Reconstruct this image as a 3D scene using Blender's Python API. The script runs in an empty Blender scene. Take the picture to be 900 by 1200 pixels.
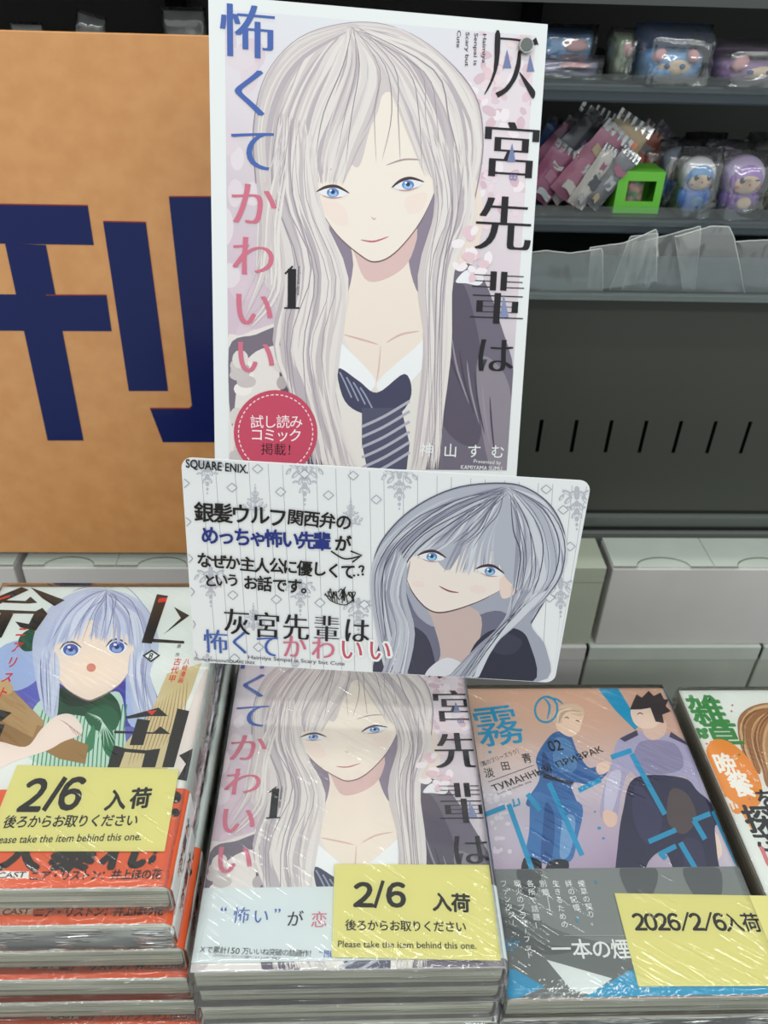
import bpy, bmesh, math, random
import numpy as np
from mathutils import Vector, Matrix, noise
from mathutils.geometry import tessellate_polygon
random.seed(7)
SC = bpy.context.scene
COL = SC.collection
# ------------------------------------------------------------------ camera
FPX = 950.0
HZ = 1.25                                   # camera height above the shop floor
CAM = Vector((0, 0, HZ))
def _dir(px, py): return Vector(((px - 450) / FPX, (600 - py) / FPX, -1)).normalized()
_Y = _dir(418, -70)
_Z = -_dir(408, 1947)
_Z = (_Z - _Y * _Z.dot(_Y)).normalized()
_X = _Y.cross(_Z)
RW = Matrix((_X, _Y, _Z))                   # world = RW @ camera
cam_data = bpy.data.cameras.new('camera')
cam = bpy.data.objects.new('camera', cam_data); COL.objects.link(cam)
cam.matrix_world = Matrix.Translation(CAM) @ RW.to_4x4()
cam_data.sensor_fit = 'VERTICAL'; cam_data.sensor_height = 36; cam_data.lens = 36 * FPX / 1200
cam_data.clip_start = 0.01
cam_data.dof.use_dof = True; cam_data.dof.focus_distance = 0.40; cam_data.dof.aperture_fstop = 15
SC.camera = cam
# ------------------------------------------------------------------ view, world, lights
SC.view_settings.view_transform = 'Standard'; SC.view_settings.look = 'None'
SC.view_settings.gamma = 1; SC.view_settings.use_curve_mapping = False
SC.view_settings.exposure = 0.0
w = bpy.data.worlds.new('shop_light'); SC.world = w; w.use_nodes = True
w.node_tree.nodes['Background'].inputs[0].default_value = (0.93, 1.0, 0.98, 1)
w.node_tree.nodes['Background'].inputs[1].default_value = 0.64
def area(name, loc, size, energy, rot=(0, 0, 0), col=(0.97, 1.0, 0.96)):
    l = bpy.data.lights.new(name, 'AREA'); l.shape = 'RECTANGLE'; l.size, l.size_y = size
    l.energy = energy; l.color = col
    o = bpy.data.objects.new(name, l); COL.objects.link(o); o.location = loc; o.rotation_euler = rot
    return o
area('ceiling_tube_or_fill_light', (-0.3, 0.75, HZ + 1.40), (2.6, 0.06), 9)
area('ceiling_tube_or_fill_light', (0.1, -0.15, HZ + 1.40), (2.6, 0.06), 8)
area('ceiling_tube_or_fill_light', (0.0, -1.35, HZ + 1.25), (2.8, 0.16), 19, (math.radians(48), 0, 0))  # added fill light behind the camera, tilted to brighten upright faces

def ray(px, py): return (RW @ _dir(px, py))
def on_z(px, py, z): r = ray(px, py); return CAM + r * (z / r.z)          # z relative to camera
def on_y(px, py, y): r = ray(px, py); return CAM + r * (y / r.y)
def ZR(z): return HZ + z

# ------------------------------------------------------------------ materials
def s2l(c):
    return tuple(((v / 255) / 12.92 if v / 255 <= 0.04045 else ((v / 255 + 0.055) / 1.055) ** 2.4) for v in c)
_M = {}
def mat(name, rgb=(128, 128, 128), rough=0.5, metal=0.0, bump=0.0, scale=200, var=0.0, coat=0.0, spec=0.5, stretch=(1, 1, 1), rgb2=None):
    if name in _M: return _M[name]
    m = bpy.data.materials.new(name); m.use_nodes = True; nt = m.node_tree; b = nt.nodes['Principled BSDF']
    c = s2l(rgb)
    b.inputs['Base Color'].default_value = (*c, 1); b.inputs['Roughness'].default_value = rough
    b.inputs['Metallic'].default_value = metal; b.inputs['Coat Weight'].default_value = coat
    b.inputs['Specular IOR Level'].default_value = spec
    if bump or var:
        tc = nt.nodes.new('ShaderNodeTexCoord'); mp = nt.nodes.new('ShaderNodeMapping'); n = nt.nodes.new('ShaderNodeTexNoise')
        mp.inputs['Scale'].default_value = stretch; n.inputs['Scale'].default_value = scale; n.inputs['Detail'].default_value = 5
        nt.links.new(tc.outputs['Object'], mp.inputs['Vector']); nt.links.new(mp.outputs[0], n.inputs['Vector'])
        if bump:
            bp = nt.nodes.new('ShaderNodeBump'); bp.inputs['Strength'].default_value = bump; bp.inputs['Distance'].default_value = 0.001
            nt.links.new(n.outputs['Fac'], bp.inputs['Height']); nt.links.new(bp.outputs[0], b.inputs['Normal'])
        if var:
            c2 = s2l(rgb2) if rgb2 else tuple(v * (1 - var) for v in c)
            mx = nt.nodes.new('ShaderNodeValToRGB')
            mx.color_ramp.elements[0].position = 0.35; mx.color_ramp.elements[1].position = 0.65
            mx.color_ramp.elements[0].color = (*c2, 1); mx.color_ramp.elements[1].color = (*c, 1)
            nt.links.new(n.outputs['Fac'], mx.inputs['Fac']); nt.links.new(mx.outputs[0], b.inputs['Base Color'])
    _M[name] = m
    return m
def print_mat(name, rough, coat=0.0, spec=0.4):
    m = bpy.data.materials.new(name); m.use_nodes = True; nt = m.node_tree; b = nt.nodes['Principled BSDF']
    a = nt.nodes.new('ShaderNodeAttribute'); a.attribute_name = 'ink'
    nt.links.new(a.outputs['Color'], b.inputs['Base Color'])
    b.inputs['Roughness'].default_value = rough; b.inputs['Coat Weight'].default_value = coat
    b.inputs['Specular IOR Level'].default_value = spec
    return m
M_PRINT = print_mat('printed_ink_matt', 0.55, spec=0.25)
M_PRINTG = print_mat('printed_ink_glossy', 0.35, spec=0.35)
def film_mat(name, fac=0.06, rough=0.12, bump=0.5, scale=60, stretch=(1, 1, 1), tint=(0.97, 0.98, 0.97), haze=0.03, rot=0.5, ridge=False, dist=.004, ior=1.45, m0=.42):
    m = bpy.data.materials.new(name); m.use_nodes = True; nt = m.node_tree
    for n in list(nt.nodes): nt.nodes.remove(n)
    N = nt.nodes.new; L = nt.links.new
    out = N('ShaderNodeOutputMaterial'); tr = N('ShaderNodeBsdfTransparent'); tr.inputs[0].default_value = (*tint, 1)
    gl = N('ShaderNodeBsdfGlossy'); gl.inputs['Roughness'].default_value = rough; gl.inputs[0].default_value = (1, 1, 1, 1)
    df = N('ShaderNodeBsdfDiffuse'); df.inputs[0].default_value = (0.85, 0.87, 0.86, 1)
    tc = N('ShaderNodeTexCoord'); mp = N('ShaderNodeMapping'); mp.inputs['Scale'].default_value = stretch; mr = N('ShaderNodeMapping'); mr.inputs['Rotation'].default_value = (0, 0, rot)
    n1 = N('ShaderNodeTexNoise'); n1.inputs['Scale'].default_value = scale; n1.inputs['Detail'].default_value = 3; n1.inputs['Distortion'].default_value = .6; n1.noise_type = 'RIDGED_MULTIFRACTAL' if ridge else 'FBM'; n1.normalize = True
    n2 = N('ShaderNodeTexNoise'); n2.inputs['Scale'].default_value = scale * 0.35; n2.inputs['Detail'].default_value = 2
    L(tc.outputs['Object'], mr.inputs[0]); L(mr.outputs[0], mp.inputs[0]); L(mp.outputs[0], n1.inputs['Vector']); L(tc.outputs['Object'], n2.inputs['Vector'])
    rp = N('ShaderNodeValToRGB'); rp.color_ramp.elements[0].position = m0; rp.color_ramp.elements[1].position = m0 + .2
    L(n2.outputs['Fac'], rp.inputs[0])
    mu = N('ShaderNodeMath'); mu.operation = 'MULTIPLY'; L(n1.outputs['Fac'], mu.inputs[0]); L(rp.outputs[0], mu.inputs[1])
    bp = N('ShaderNodeBump'); bp.inputs['Strength'].default_value = bump; bp.inputs['Distance'].default_value = dist
    L(mu.outputs[0], bp.inputs['Height']); L(bp.outputs[0], gl.inputs['Normal'])
    fr = N('ShaderNodeFresnel'); fr.inputs['IOR'].default_value = ior
    ad = N('ShaderNodeMath'); ad.operation = 'ADD'; ad.inputs[1].default_value = fac; ad.use_clamp = True; L(fr.outputs[0], ad.inputs[0])
    m1 = N('ShaderNodeMixShader'); m1.inputs[0].default_value = haze; L(tr.outputs[0], m1.inputs[1]); L(df.outputs[0], m1.inputs[2])
    m2 = N('ShaderNodeMixShader'); L(ad.outputs[0], m2.inputs[0]); L(m1.outputs[0], m2.inputs[1]); L(gl.outputs[0], m2.inputs[2])
    L(m2.outputs[0], out.inputs['Surface'])
    return m
FILM = film_mat('shrink_film', fac=0.04, rough=0.09, bump=1.0, scale=75, stretch=(0.4, 4.0, 2), haze=0.004, rot=.6, ridge=True, dist=.0013, ior=1.28, m0=.46)
FILM_SIDE = film_mat('shrink_film_crumpled', fac=0.06, rough=0.14, bump=1.0, scale=200, stretch=(0.35, 1, 3.4), haze=0.012, rot=0.0, ridge=True, dist=.0014)
BAG = film_mat('clear_bag_plastic', fac=0.09, rough=0.13, bump=1.0, scale=70, haze=0.05, ridge=True, dist=.004)
SHEET = film_mat('clear_strip_plastic', fac=0.08, rough=0.12, bump=1.0, scale=30, haze=0.20, ridge=True, dist=.008)
ACRYL = film_mat('clear_acrylic', fac=0.0, rough=0.08, bump=0.0, haze=0.012, tint=(0.9, 0.93, 0.94))

# ------------------------------------------------------------------ object helpers
def tag(o, label=None, cat=None, group=None, kind=None):
    if label: o['label'] = label
    if cat: o['category'] = cat
    if group: o['group'] = group
    if kind: o['kind'] = kind
    return o
def empty(name, M, label, cat, group=None):
    o = bpy.data.objects.new(name, None); COL.objects.link(o); o.empty_display_size = 0.02
    o.matrix_world = M if isinstance(M, Matrix) else Matrix.Translation(M)
    return tag(o, label, cat, group)
def mesh_obj(name, verts, faces, m, parent=None, smooth=False):
    me = bpy.data.meshes.new(name); me.from_pydata([tuple(v) for v in verts], [], faces); me.update()
    if smooth: me.polygons.foreach_set('use_smooth', [True] * len(me.polygons))
    if m: me.materials.append(m)
    o = bpy.data.objects.new(name, me); COL.objects.link(o)
    if parent: o.parent = parent
    return o
def bm_obj(name, bm, m, parent=None, smooth=False):
    bmesh.ops.recalc_face_normals(bm, faces=bm.faces[:])
    me = bpy.data.meshes.new(name); bm.to_mesh(me); bm.free()
    if smooth: me.polygons.foreach_set('use_smooth', [True] * len(me.polygons))
    if m: me.materials.append(m)
    o = bpy.data.objects.new(name, me); COL.objects.link(o)
    if parent: o.parent = parent
    return o
def box_bm(a, b, bev=0.0, seg=2, bm=None):
    bm2 = bmesh.new()
    x0, y0, z0 = a; x1, y1, z1 = b
    bmesh.ops.create_cube(bm2, size=1)
    for v in bm2.verts:
        v.co = Vector((x0 + (v.co.x + .5) * (x1 - x0), y0 + (v.co.y + .5) * (y1 - y0), z0 + (v.co.z + .5) * (z1 - z0)))
    if bev: bmesh.ops.bevel(bm2, geom=bm2.edges[:], offset=bev, segments=seg, affect='EDGES', profile=0.5)
    if bm is None: return bm2
    me = bpy.data.meshes.new('t'); bm2.to_mesh(me); bm2.free(); bm.from_mesh(me); bpy.data.meshes.remove(me)
    return bm
def box(name, a, b, m, parent=None, bev=0.0, seg=2): return bm_obj(name, box_bm(a, b, bev, seg), m, parent)
def copy_tree(o, parent=None):
    c = o.copy(); COL.objects.link(c)
    if parent: c.parent = parent; c.matrix_parent_inverse = o.matrix_parent_inverse.copy()
    for ch in o.children: copy_tree(ch, c)
    return c
def cr(pts, closed=True, n=5):
    """Catmull-Rom smoothing of 2D/3D points"""
    P = [Vector(p) for p in pts]; out = []; k = len(P)
    rng = range(k) if closed else range(k - 1)
    for i in rng:
        if closed: p0, p1, p2, p3 = P[(i - 1) % k], P[i], P[(i + 1) % k], P[(i + 2) % k]
        else: p0, p1, p2, p3 = P[max(i - 1, 0)], P[i], P[i + 1], P[min(i + 2, k - 1)]
        for j in range(n):
            t = j / n; t2 = t * t; t3 = t2 * t
            out.append(0.5 * ((2 * p1) + (p2 - p0) * t + (2 * p0 - 5 * p1 + 4 * p2 - p3) * t2 + (3 * p1 - p0 - 3 * p2 + p3) * t3))
    if not closed: out.append(P[-1])
    return out
def tube(name, pts, r, m, parent=None, sides=6):
    bm = bmesh.new(); rings = []
    P = [Vector(p) for p in pts]
    for i, p in enumerate(P):
        t = (P[min(i + 1, len(P) - 1)] - P[max(i - 1, 0)]).normalized()
        a = t.orthogonal().normalized() if i == 0 else (prev - t * prev.dot(t)).normalized()
        prev = a; b = t.cross(a)
        rr = r(i / (len(P) - 1)) if callable(r) else r
        rings.append([bm.verts.new(p + (a * math.cos(k * 2 * math.pi / sides) + b * math.sin(k * 2 * math.pi / sides)) * rr) for k in range(sides)])
    for i in range(len(rings) - 1):
        for k in range(sides): bm.faces.new((rings[i][k], rings[i][(k + 1) % sides], rings[i + 1][(k + 1) % sides], rings[i + 1][k]))
    bm.faces.new(rings[0]); bm.faces.new(rings[-1])
    return bm_obj(name, bm, m, parent, True)

# ------------------------------------------------------------------ lettering from Blender's built-in font
_G = {}
def ncop(off, mincho): return (6 if off > 0 else 1) * (3 if mincho else 1)
def glyph(s, off=0.0, mincho=0.0, res=3):
    """returns verts (em units, origin at the left of the baseline), faces"""
    key = (s, off, mincho, res)
    if key in _G: return _G[key]
    cu = bpy.data.curves.new('g', 'FONT'); cu.body = s; cu.size = 1; cu.offset = min(off, 0); cu.resolution_u = res; cu.fill_mode = 'FRONT'
    ob = bpy.data.objects.new('g', cu); me = bpy.data.meshes.new_from_object(ob)
    V = [(v.co.x, v.co.y) for v in me.vertices]; Fc = [tuple(p.vertices) for p in me.polygons]
    bpy.data.objects.remove(ob); bpy.data.curves.remove(cu); bpy.data.meshes.remove(me)
    if off > 0:                       # bold: the outline repeated around itself
        n = len(V); V2 = []; F2 = []
        for j in range(6):
            dx, dy = off * math.cos(j * math.pi / 3), off * math.sin(j * math.pi / 3)
            V2 += [(x + dx, y + dy) for x, y in V]; F2 += [tuple(i + n * j for i in f) for f in Fc]
        V, Fc = V2, F2
    if mincho:
        n = len(V); V2 = []; F2 = []; L2 = []
        for j, dx in enumerate((-mincho, 0, mincho)):
            V2 += [(x + dx, y) for x, y in V]; F2 += [tuple(i + n * j for i in f) for f in Fc]
        V, Fc = V2, F2
    _G[key] = (V, Fc)
    return _G[key]

class Art:
    """Flat print lying on a sheet. P maps photograph pixels to sheet coordinates (u right, v up the sheet), z = height over it."""
    DZ = 7e-7
    def __init__(s, P, z0=0.0002, clip=None):
        s.P = P; s.z = z0; s.V = []; s.F = []; s.C = []; s.clip = clip
    def raw(s, uv, faces, cols, copies=1):
        n = len(s.V); s.z += s.DZ; per = max(len(uv) // copies, 1)
        if s.clip:
            x0, y0, x1, y1 = s.clip
            uv = [(min(max(u, x0), x1), min(max(v, y0), y1)) for u, v in uv]
        s.V += [(u, v, s.z + (i // per) * 3e-7) for i, (u, v) in enumerate(uv)]; s.z += (copies - 1) * 3e-7; s.F += [tuple(i + n for i in f) for f in faces]
        s.C += cols
    def uvpoly(s, uv, rgb):
        t = tessellate_polygon([[Vector((u, v, 0)) for u, v in uv]])
        s.raw(uv, [tuple(f) for f in t], [rgb] * len(uv))
    def poly(s, pts, rgb, smooth=True, n=5):
        if smooth: pts = [(p.x, p.y) for p in cr(pts, True, n)]
        s.uvpoly([s.P(x, y) for x, y in pts], rgb)
    def grid(s, x0, y0, x1, y1, fn, nx=16, ny=22):
        """gradient ground: fn(a, b) -> rgb with a, b in 0..1, on a pixel-space rectangle"""
        pts = [s.P(x0 + (x1 - x0) * i / nx, y0 + (y1 - y0) * j / ny) for j in range(ny + 1) for i in range(nx + 1)]
        s.gridraw(pts, fn, nx, ny)
    def uvgrid(s, u0, v0, u1, v1, fn, nx=16, ny=22):
        pts = [(u0 + (u1 - u0) * i / nx, v1 + (v0 - v1) * j / ny) for j in range(ny + 1) for i in range(nx + 1)]
        s.gridraw(pts, fn, nx, ny)
    def gridraw(s, pts, fn, nx, ny):
        cols = [fn(i / nx, j / ny) for j in range(ny + 1) for i in range(nx + 1)]
        k = nx + 1
        s.raw(pts, [(j * k + i, j * k + i + 1, (j + 1) * k + i + 1, (j + 1) * k + i) for j in range(ny) for i in range(nx)], cols)
    def rib(s, pts, wd, rgb, taper='both', n=5, smooth=True, rgb2=None):
        """tapered stroke; wd in pixels"""
        P = cr([(x, y) for x, y in pts], False, n) if (smooth and len(pts) > 2) else [Vector(p) for p in pts]
        k = len(P); A = []; B = []; cols = []
        for i, p in enumerate(P):
            t = (P[min(i + 1, k - 1)] - P[max(i - 1, 0)]); t = t.normalized() if t.length else Vector((1, 0))
            q = i / (k - 1)
            f = {'both': math.sin(math.pi * q) ** 0.6, 'end': (1 - q) ** 0.7, 'start': q ** 0.7, 'none': 1}[taper]
            o = Vector((-t.y, t.x)) * wd * 0.5 * max(f, 0.04)
            A.append(s.P(*(p + o))); B.append(s.P(*(p - o)))
            c = rgb if rgb2 is None else tuple(a + (b - a) * q for a, b in zip(rgb, rgb2)); cols.append(c)
        s.raw(A + B, [(i, i + 1, k + i + 1, k + i) for i in range(k - 1)], cols + cols)
    def strands(s, ga, gb, n, cols, wd, jit=2.0, seed=1, taper='both'):
        R = random.Random(seed)
        for i in range(n):
            t = (i + R.random()) / n
            pts = [(a[0] + (b[0] - a[0]) * t + R.uniform(-jit, jit), a[1] + (b[1] - a[1]) * t + R.uniform(-jit, jit)) for a, b in zip(ga, gb)]
            s.rib(pts, wd * R.uniform(0.5, 1.5), R.choice(cols), taper, n=4)
    def ell(s, cx, cy, rx, ry, rgb, rot=0.0, n=20, a0=0, a1=360):
        pts = []
        for i in range(n):
            a = math.radians(a0 + (a1 - a0) * i / (n if a1 - a0 == 360 else n - 1))
            x, y = rx * math.cos(a), ry * math.sin(a)
            pts.append((cx + x * math.cos(rot) - y * math.sin(rot), cy + x * math.sin(rot) + y * math.cos(rot)))
        s.poly(pts, rgb, False)
    def ring(s, cx, cy, rx, ry, wd, rgb, rot=0.0, n=24, dash=False):
        for i in range(n):
            if dash and i % 2: continue
            a = [2 * math.pi * (i + d) / n for d in ((0, .5, 1) if not dash else (0, .6, 1.2))]
            pts = [(cx + rx * math.cos(q) * math.cos(rot) - ry * math.sin(q) * math.sin(rot), cy + rx * math.cos(q) * math.sin(rot) + ry * math.sin(q) * math.cos(rot)) for q in a]
            s.rib(pts, wd, rgb, 'none', n=2); s.z -= s.DZ
        s.z += s.DZ
    def char(s, ch, cx, cy, h, rgb, w=None, rot=0.0, off=0.0, mincho=0.0, slant=0.0, res=3):
        """one glyph centred on a pixel; h and w are its em size in pixels; rot in degrees on the sheet"""
        V, Fc = glyph(ch, off, mincho, res)
        if not V: return
        c = Vector(s.P(cx, cy)); eh = (Vector(s.P(cx, cy - h / 2)) - Vector(s.P(cx, cy + h / 2))).length
        ww = w or h; ew = (Vector(s.P(cx + ww / 2, cy)) - Vector(s.P(cx - ww / 2, cy))).length
        xs = [v[0] for v in V]; mx = 0.5 if ord(ch[0]) > 0x2E7F else (min(xs) + max(xs)) / 2
        my = 0.38 if ord(ch[0]) > 0x2E7F else 0.36
        r = math.radians(rot); cs, sn = math.cos(r), math.sin(r); uv = []
        for x, y in V:
            a = ((x - mx) + slant * (y - my)) * ew; b = (y - my) * eh
            uv.append((c.x + a * cs - b * sn, c.y + a * sn + b * cs))
        s.raw(uv, Fc, [rgb] * len(uv), ncop(off, mincho))
    def line(s, txt, p0, p1, h, rgb, off=0.0, mincho=0.0, vertical=False, rot=0.0, jit=0.0, ws=1.0, seed=3):
        """CJK text: glyphs centred evenly from p0 to p1 (pixel centres of the first and last glyph)"""
        R = random.Random(seed); n = len(txt)
        a = Vector(s.P(*p0)); b = Vector(s.P(*p1)); d = b - a
        base = 0 if n < 2 else math.degrees(math.atan2(d.y, d.x))
        if vertical: base = 0 if n < 2 else base + 90
        for i, ch in enumerate(txt):
            if ch == ' ': continue
            t = i / max(n - 1, 1)
            # even spacing on the sheet, not in the picture
            x, y = p0[0] + (p1[0] - p0[0]) * t, p0[1] + (p1[1] - p0[1]) * t
            if vertical and ch == 'ー': 
                s.rib([(x, y - h * .35), (x, y + h * .35)], h * .09, rgb, 'none', smooth=False); continue
            s.char(ch, x + R.uniform(-jit, jit) * h, y + R.uniform(-jit, jit) * h, h * (1 + R.uniform(-jit, jit)), rgb, w=h * ws,
                   rot=base + rot + R.uniform(-jit, jit) * 60, off=off, mincho=mincho)
    def latin(s, txt, p0, p1, h, rgb, off=0.0, slant=0.0, mincho=0.0):
        """a proportional string whose baseline centre line runs from p0 to p1"""
        V, Fc = glyph(txt, off, mincho); xs = [v[0] for v in V]; x0, x1 = min(xs), max(xs)
        a = Vector(s.P(*p0)); b = Vector(s.P(*p1)); d = b - a; k = d.length / (x1 - x0); d.normalize(); nrm = Vector((-d.y, d.x))
        cx, cy = (p0[0] + p1[0]) / 2, (p0[1] + p1[1]) / 2
        eh = (Vector(s.P(cx, cy - h / 2)) - Vector(s.P(cx, cy + h / 2))).length
        uv = []
        for x, y in V:
            q = a + d * ((x - x0) * k + slant * (y - .36) * eh) + nrm * ((y - 0.36) * eh); uv.append((q.x, q.y))
        s.raw(uv, Fc, [rgb] * len(uv), ncop(off, mincho))
    def build(s, name, m=None, parent=None):
        o = mesh_obj(name, s.V, s.F, m or M_PRINT, parent); me = o.data
        at = me.color_attributes.new('ink', 'FLOAT_COLOR', 'POINT')
        buf = []
        for c in s.C: buf += [*s2l(c), 1.0]
        at.data.foreach_set('color', buf)
        s.V, s.F, s.C = [], [], []
        return o

class Sheet:
    """a flat rectangle in space: U to the right, Vd down it; local frame x=U, y=-Vd, z=towards the viewer"""
    def __init__(s, O, U, Vd, w, h):
        U = Vector(U).normalized(); Vd = Vector(Vd); Vd = (Vd - U * Vd.dot(U)).normalized()
        s.O, s.U, s.V, s.w, s.h = Vector(O), U, Vd, w, h; s.N = U.cross(-Vd)
        s.M = Matrix.Translation(s.O) @ Matrix((U, -Vd, s.N)).transposed().to_4x4()
    def P(s, px, py):
        r = ray(px, py); t = (s.O - CAM).dot(s.N) / r.dot(s.N); q = CAM + r * t - s.O
        return (q.dot(s.U), -q.dot(s.V))
BLUE, PINK, INK, WHITE = (72, 100, 172), (205, 112, 135), (34, 32, 38), (236, 238, 240)
def mixc(a, b, t): return tuple(x + (y - x) * t for x, y in zip(a, b))
def table(rows):
    """bilinear colour table -> fn(a, b)"""
    ny, nx = len(rows), len(rows[0])
    def fn(a, b):
        x, y = a * (nx - 1), b * (ny - 1); i, j = min(int(x), nx - 2), min(int(y), ny - 2); fx, fy = x - i, y - j
        return mixc(mixc(rows[j][i], rows[j][i + 1], fx), mixc(rows[j + 1][i], rows[j + 1][i + 1], fx), fy)
    return fn
# ------------------------------------------------------------------ illustrations (plain generic figures in the covers' colours)
def petals(A, cx, cy, r, n, cols, seed):
    R = random.Random(seed)
    for i in range(n):
        a, d = R.uniform(0, 6.28), r * R.random() ** .6; x, y = cx + d * math.cos(a), cy + d * math.sin(a) * 1.2
        s = R.uniform(5, 9); q = R.uniform(0, 6.28); c, sn = math.cos(q), math.sin(q)
        P = [(-s, 0), (-.3 * s, -.6 * s), (.7 * s, -.45 * s), (s * .8, 0), (.7 * s, .45 * s), (-.3 * s, .6 * s)]
        A.poly([(x + u * c - v * sn, y + u * sn + v * c) for u, v in P], R.choice(cols), n=3)
def eye(A, cx, cy, w, h, tilt, iris, lash=(70, 55, 62), skin=None):
    c, s = math.cos(tilt), math.sin(tilt)
    T = lambda P: [(cx + x * w * c - y * h * s, cy + x * w * s + y * h * c) for x, y in P]
    A.poly(T([(-1, .1), (-.5, -.55), (.2, -.7), (1, -.1), (.5, .5), (-.4, .55)]), (232, 230, 234), n=4)
    A.ell(cx, cy - .02 * h, w * .42, h * .62, iris[0]); A.ell(cx, cy + .15 * h, w * .3, h * .36, iris[1]); A.ell(cx, cy - .1 * h, w * .15, h * .28, (50, 60, 100))
    A.ell(cx - w * .15, cy - h * .3, w * .09, h * .14, (245, 248, 255), n=8)
    A.rib(T([(-1.15, .1), (-.5, -.65), (.25, -.85), (1.15, -.15)]), h * .42, lash)
    A.rib(T([(-.7, .5), (0, .68), (.7, .4)]), h * .16, (196, 140, 140))
def cover_woman(A, lettering):
    hl, hm, hd, hx = (226, 218, 216), (208, 198, 199), (186, 175, 182), (140, 128, 144)
    A.grid(240, -14, 650, 590, table([[(222, 222, 230), (222, 224, 232), (220, 222, 230), (226, 220, 228)],
                                      [(222, 212, 220), (222, 216, 224), (222, 216, 224), (228, 214, 222)],
                                      [(206, 192, 202), (214, 204, 212), (220, 210, 218), (228, 212, 220)],
                                      [(208, 184, 200), (206, 190, 202), (205, 195, 205), (222, 208, 216)],
                                      [(212, 190, 202), (200, 186, 196), (180, 170, 180), (190, 184, 196)],
                                      [(205, 190, 200), (190, 180, 190), (150, 142, 152), (170, 160, 170)]]))
    R = random.Random(4)
    for i in range(26):
        A.ell(R.uniform(262, 330), R.uniform(20, 520), R.uniform(6, 18), R.uniform(8, 22), mixc((225, 215, 222), (212, 190, 204), R.random()), n=12)
    petals(A, 585, 110, 42, 46, [(232, 212, 220), (224, 196, 206), (238, 226, 232), (214, 186, 196)], 1)
    petals(A, 590, 55, 34, 20, [(232, 214, 220), (226, 200, 208), (238, 226, 232)], 5)
    petals(A, 575, 235, 40, 40, [(232, 212, 220), (222, 196, 206), (236, 226, 232), (214, 180, 194)], 2)
    # long hair behind the shoulders
    A.poly([(410, 27), (352, 44), (312, 88), (297, 150), (300, 215), (318, 300), (322, 360), (330, 420), (352, 520), (372, 560), (520, 560), (532, 470), (526, 380), (530, 300), (556, 235), (566, 170), (556, 110), (512, 60), (462, 32)], hm)
    A.poly([(392, 190), (386, 270), (392, 350), (420, 400), (500, 400), (520, 340), (516, 250), (505, 190)], (142, 130, 148))
    # neck, chest
    A.poly([(412, 262), (414, 310), (404, 352), (378, 384), (396, 420), (440, 462), (478, 428), (512, 372), (488, 340), (478, 300), (478, 262)], (236, 222, 212), n=4)
    A.poly([(414, 268), (418, 305), (432, 330), (462, 322), (482, 300), (484, 262)], (218, 186, 184), n=4)
    A.rib([(402, 392), (424, 398), (444, 404)], 2.5, (214, 180, 172)); A.rib([(452, 402), (470, 392), (492, 388)], 2.5, (214, 180, 172))
    A.rib([(446, 404), (444, 430), (441, 448)], 1.8, (216, 188, 180))
    # raised arm and sleeve on the right
    A.poly([(522, 190), (540, 184), (556, 206), (566, 246), (560, 292), (546, 318), (530, 312), (524, 260)], (233, 216, 208))
    A.poly([(506, 344), (518, 326), (544, 308), (566, 326), (588, 384), (606, 452), (612, 566), (470, 568), (478, 500), (500, 430)], (112, 104, 120))
    A.poly([(520, 350), (540, 330), (556, 372), (566, 440), (560, 520), (520, 500), (508, 420)], (92, 84, 100))
    A.poly([(560, 420), (592, 440), (610, 520), (608, 560), (580, 560), (564, 500)], (140, 132, 144))
    A.poly([(534, 330), (548, 316), (566, 324), (562, 334), (546, 332)], (236, 234, 240))
    for q in range(7): A.rib([(520 + q * 9, 380 + q * 14), (528 + q * 8, 420 + q * 13), (544 + q * 6, 462 + q * 12)], 2.2, (150, 142, 154) if q % 2 else (74, 68, 84))
    # blazer and shirt on the left
    A.poly([(262, 408), (285, 392), (330, 376), (362, 362), (392, 376), (420, 430), (446, 470), (446, 566), (262, 566)], (226, 218, 216))
    A.poly([(330, 376), (362, 360), (384, 380), (412, 440), (420, 560), (352, 560), (330, 470)], (96, 88, 104))
    A.poly([(268, 408), (300, 392), (330, 382), (336, 400), (300, 412), (280, 440), (272, 500)], (120, 110, 124))
    for i in range(34):
        A.ell(R.uniform(275, 345), R.uniform(405, 545), R.uniform(4, 13), R.uniform(4, 12), mixc((236, 230, 226), (176, 164, 168), R.random() ** 2), n=12)
    A.poly([(376, 400), (398, 420), (430, 450), (424, 566), (384, 566)], (228, 222, 218))
    A.poly([(470, 440), (500, 420), (510, 400), (508, 480), (494, 566), (462, 566)], (226, 220, 216))
    A.poly([(382, 384), (400, 402), (440, 446), (418, 462), (396, 430)], (238, 238, 242)); A.poly([(512, 372), (494, 400), (442, 448), (462, 462), (500, 424)], (236, 236, 240))
    # tie
    A.poly([(396, 432), (420, 446), (442, 460), (474, 438), (482, 462), (466, 486), (430, 486), (404, 470)], (70, 70, 96))
    A.poly([(424, 478), (470, 478), (480, 520), (476, 562), (430, 562), (424, 520)], (84, 84, 108), False)
    for q in range(6): A.rib([(424, 500 + q * 12), (450, 488 + q * 12), (480, 470 + q * 12)], 3.2, (176, 176, 190), 'none')
    for q in range(4): A.rib([(398 + q * 8, 436 + q * 6), (404 + q * 8, 448 + q * 5), (412 + q * 8, 466 + q * 4)], 1.8, (150, 155, 180), 'none')
    # face
    A.poly([(366, 160), (366, 206), (372, 240), (392, 272), (420, 298), (440, 306), (462, 296), (488, 266), (506, 232), (516, 196), (516, 150), (470, 110), (400, 110)], (238, 226, 217), n=5)
    A.poly([(374, 236), (392, 262), (408, 262), (400, 240)], (238, 219, 211)); A.poly([(476, 232), (500, 226), (494, 246), (478, 250)], (238, 219, 211))
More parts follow.
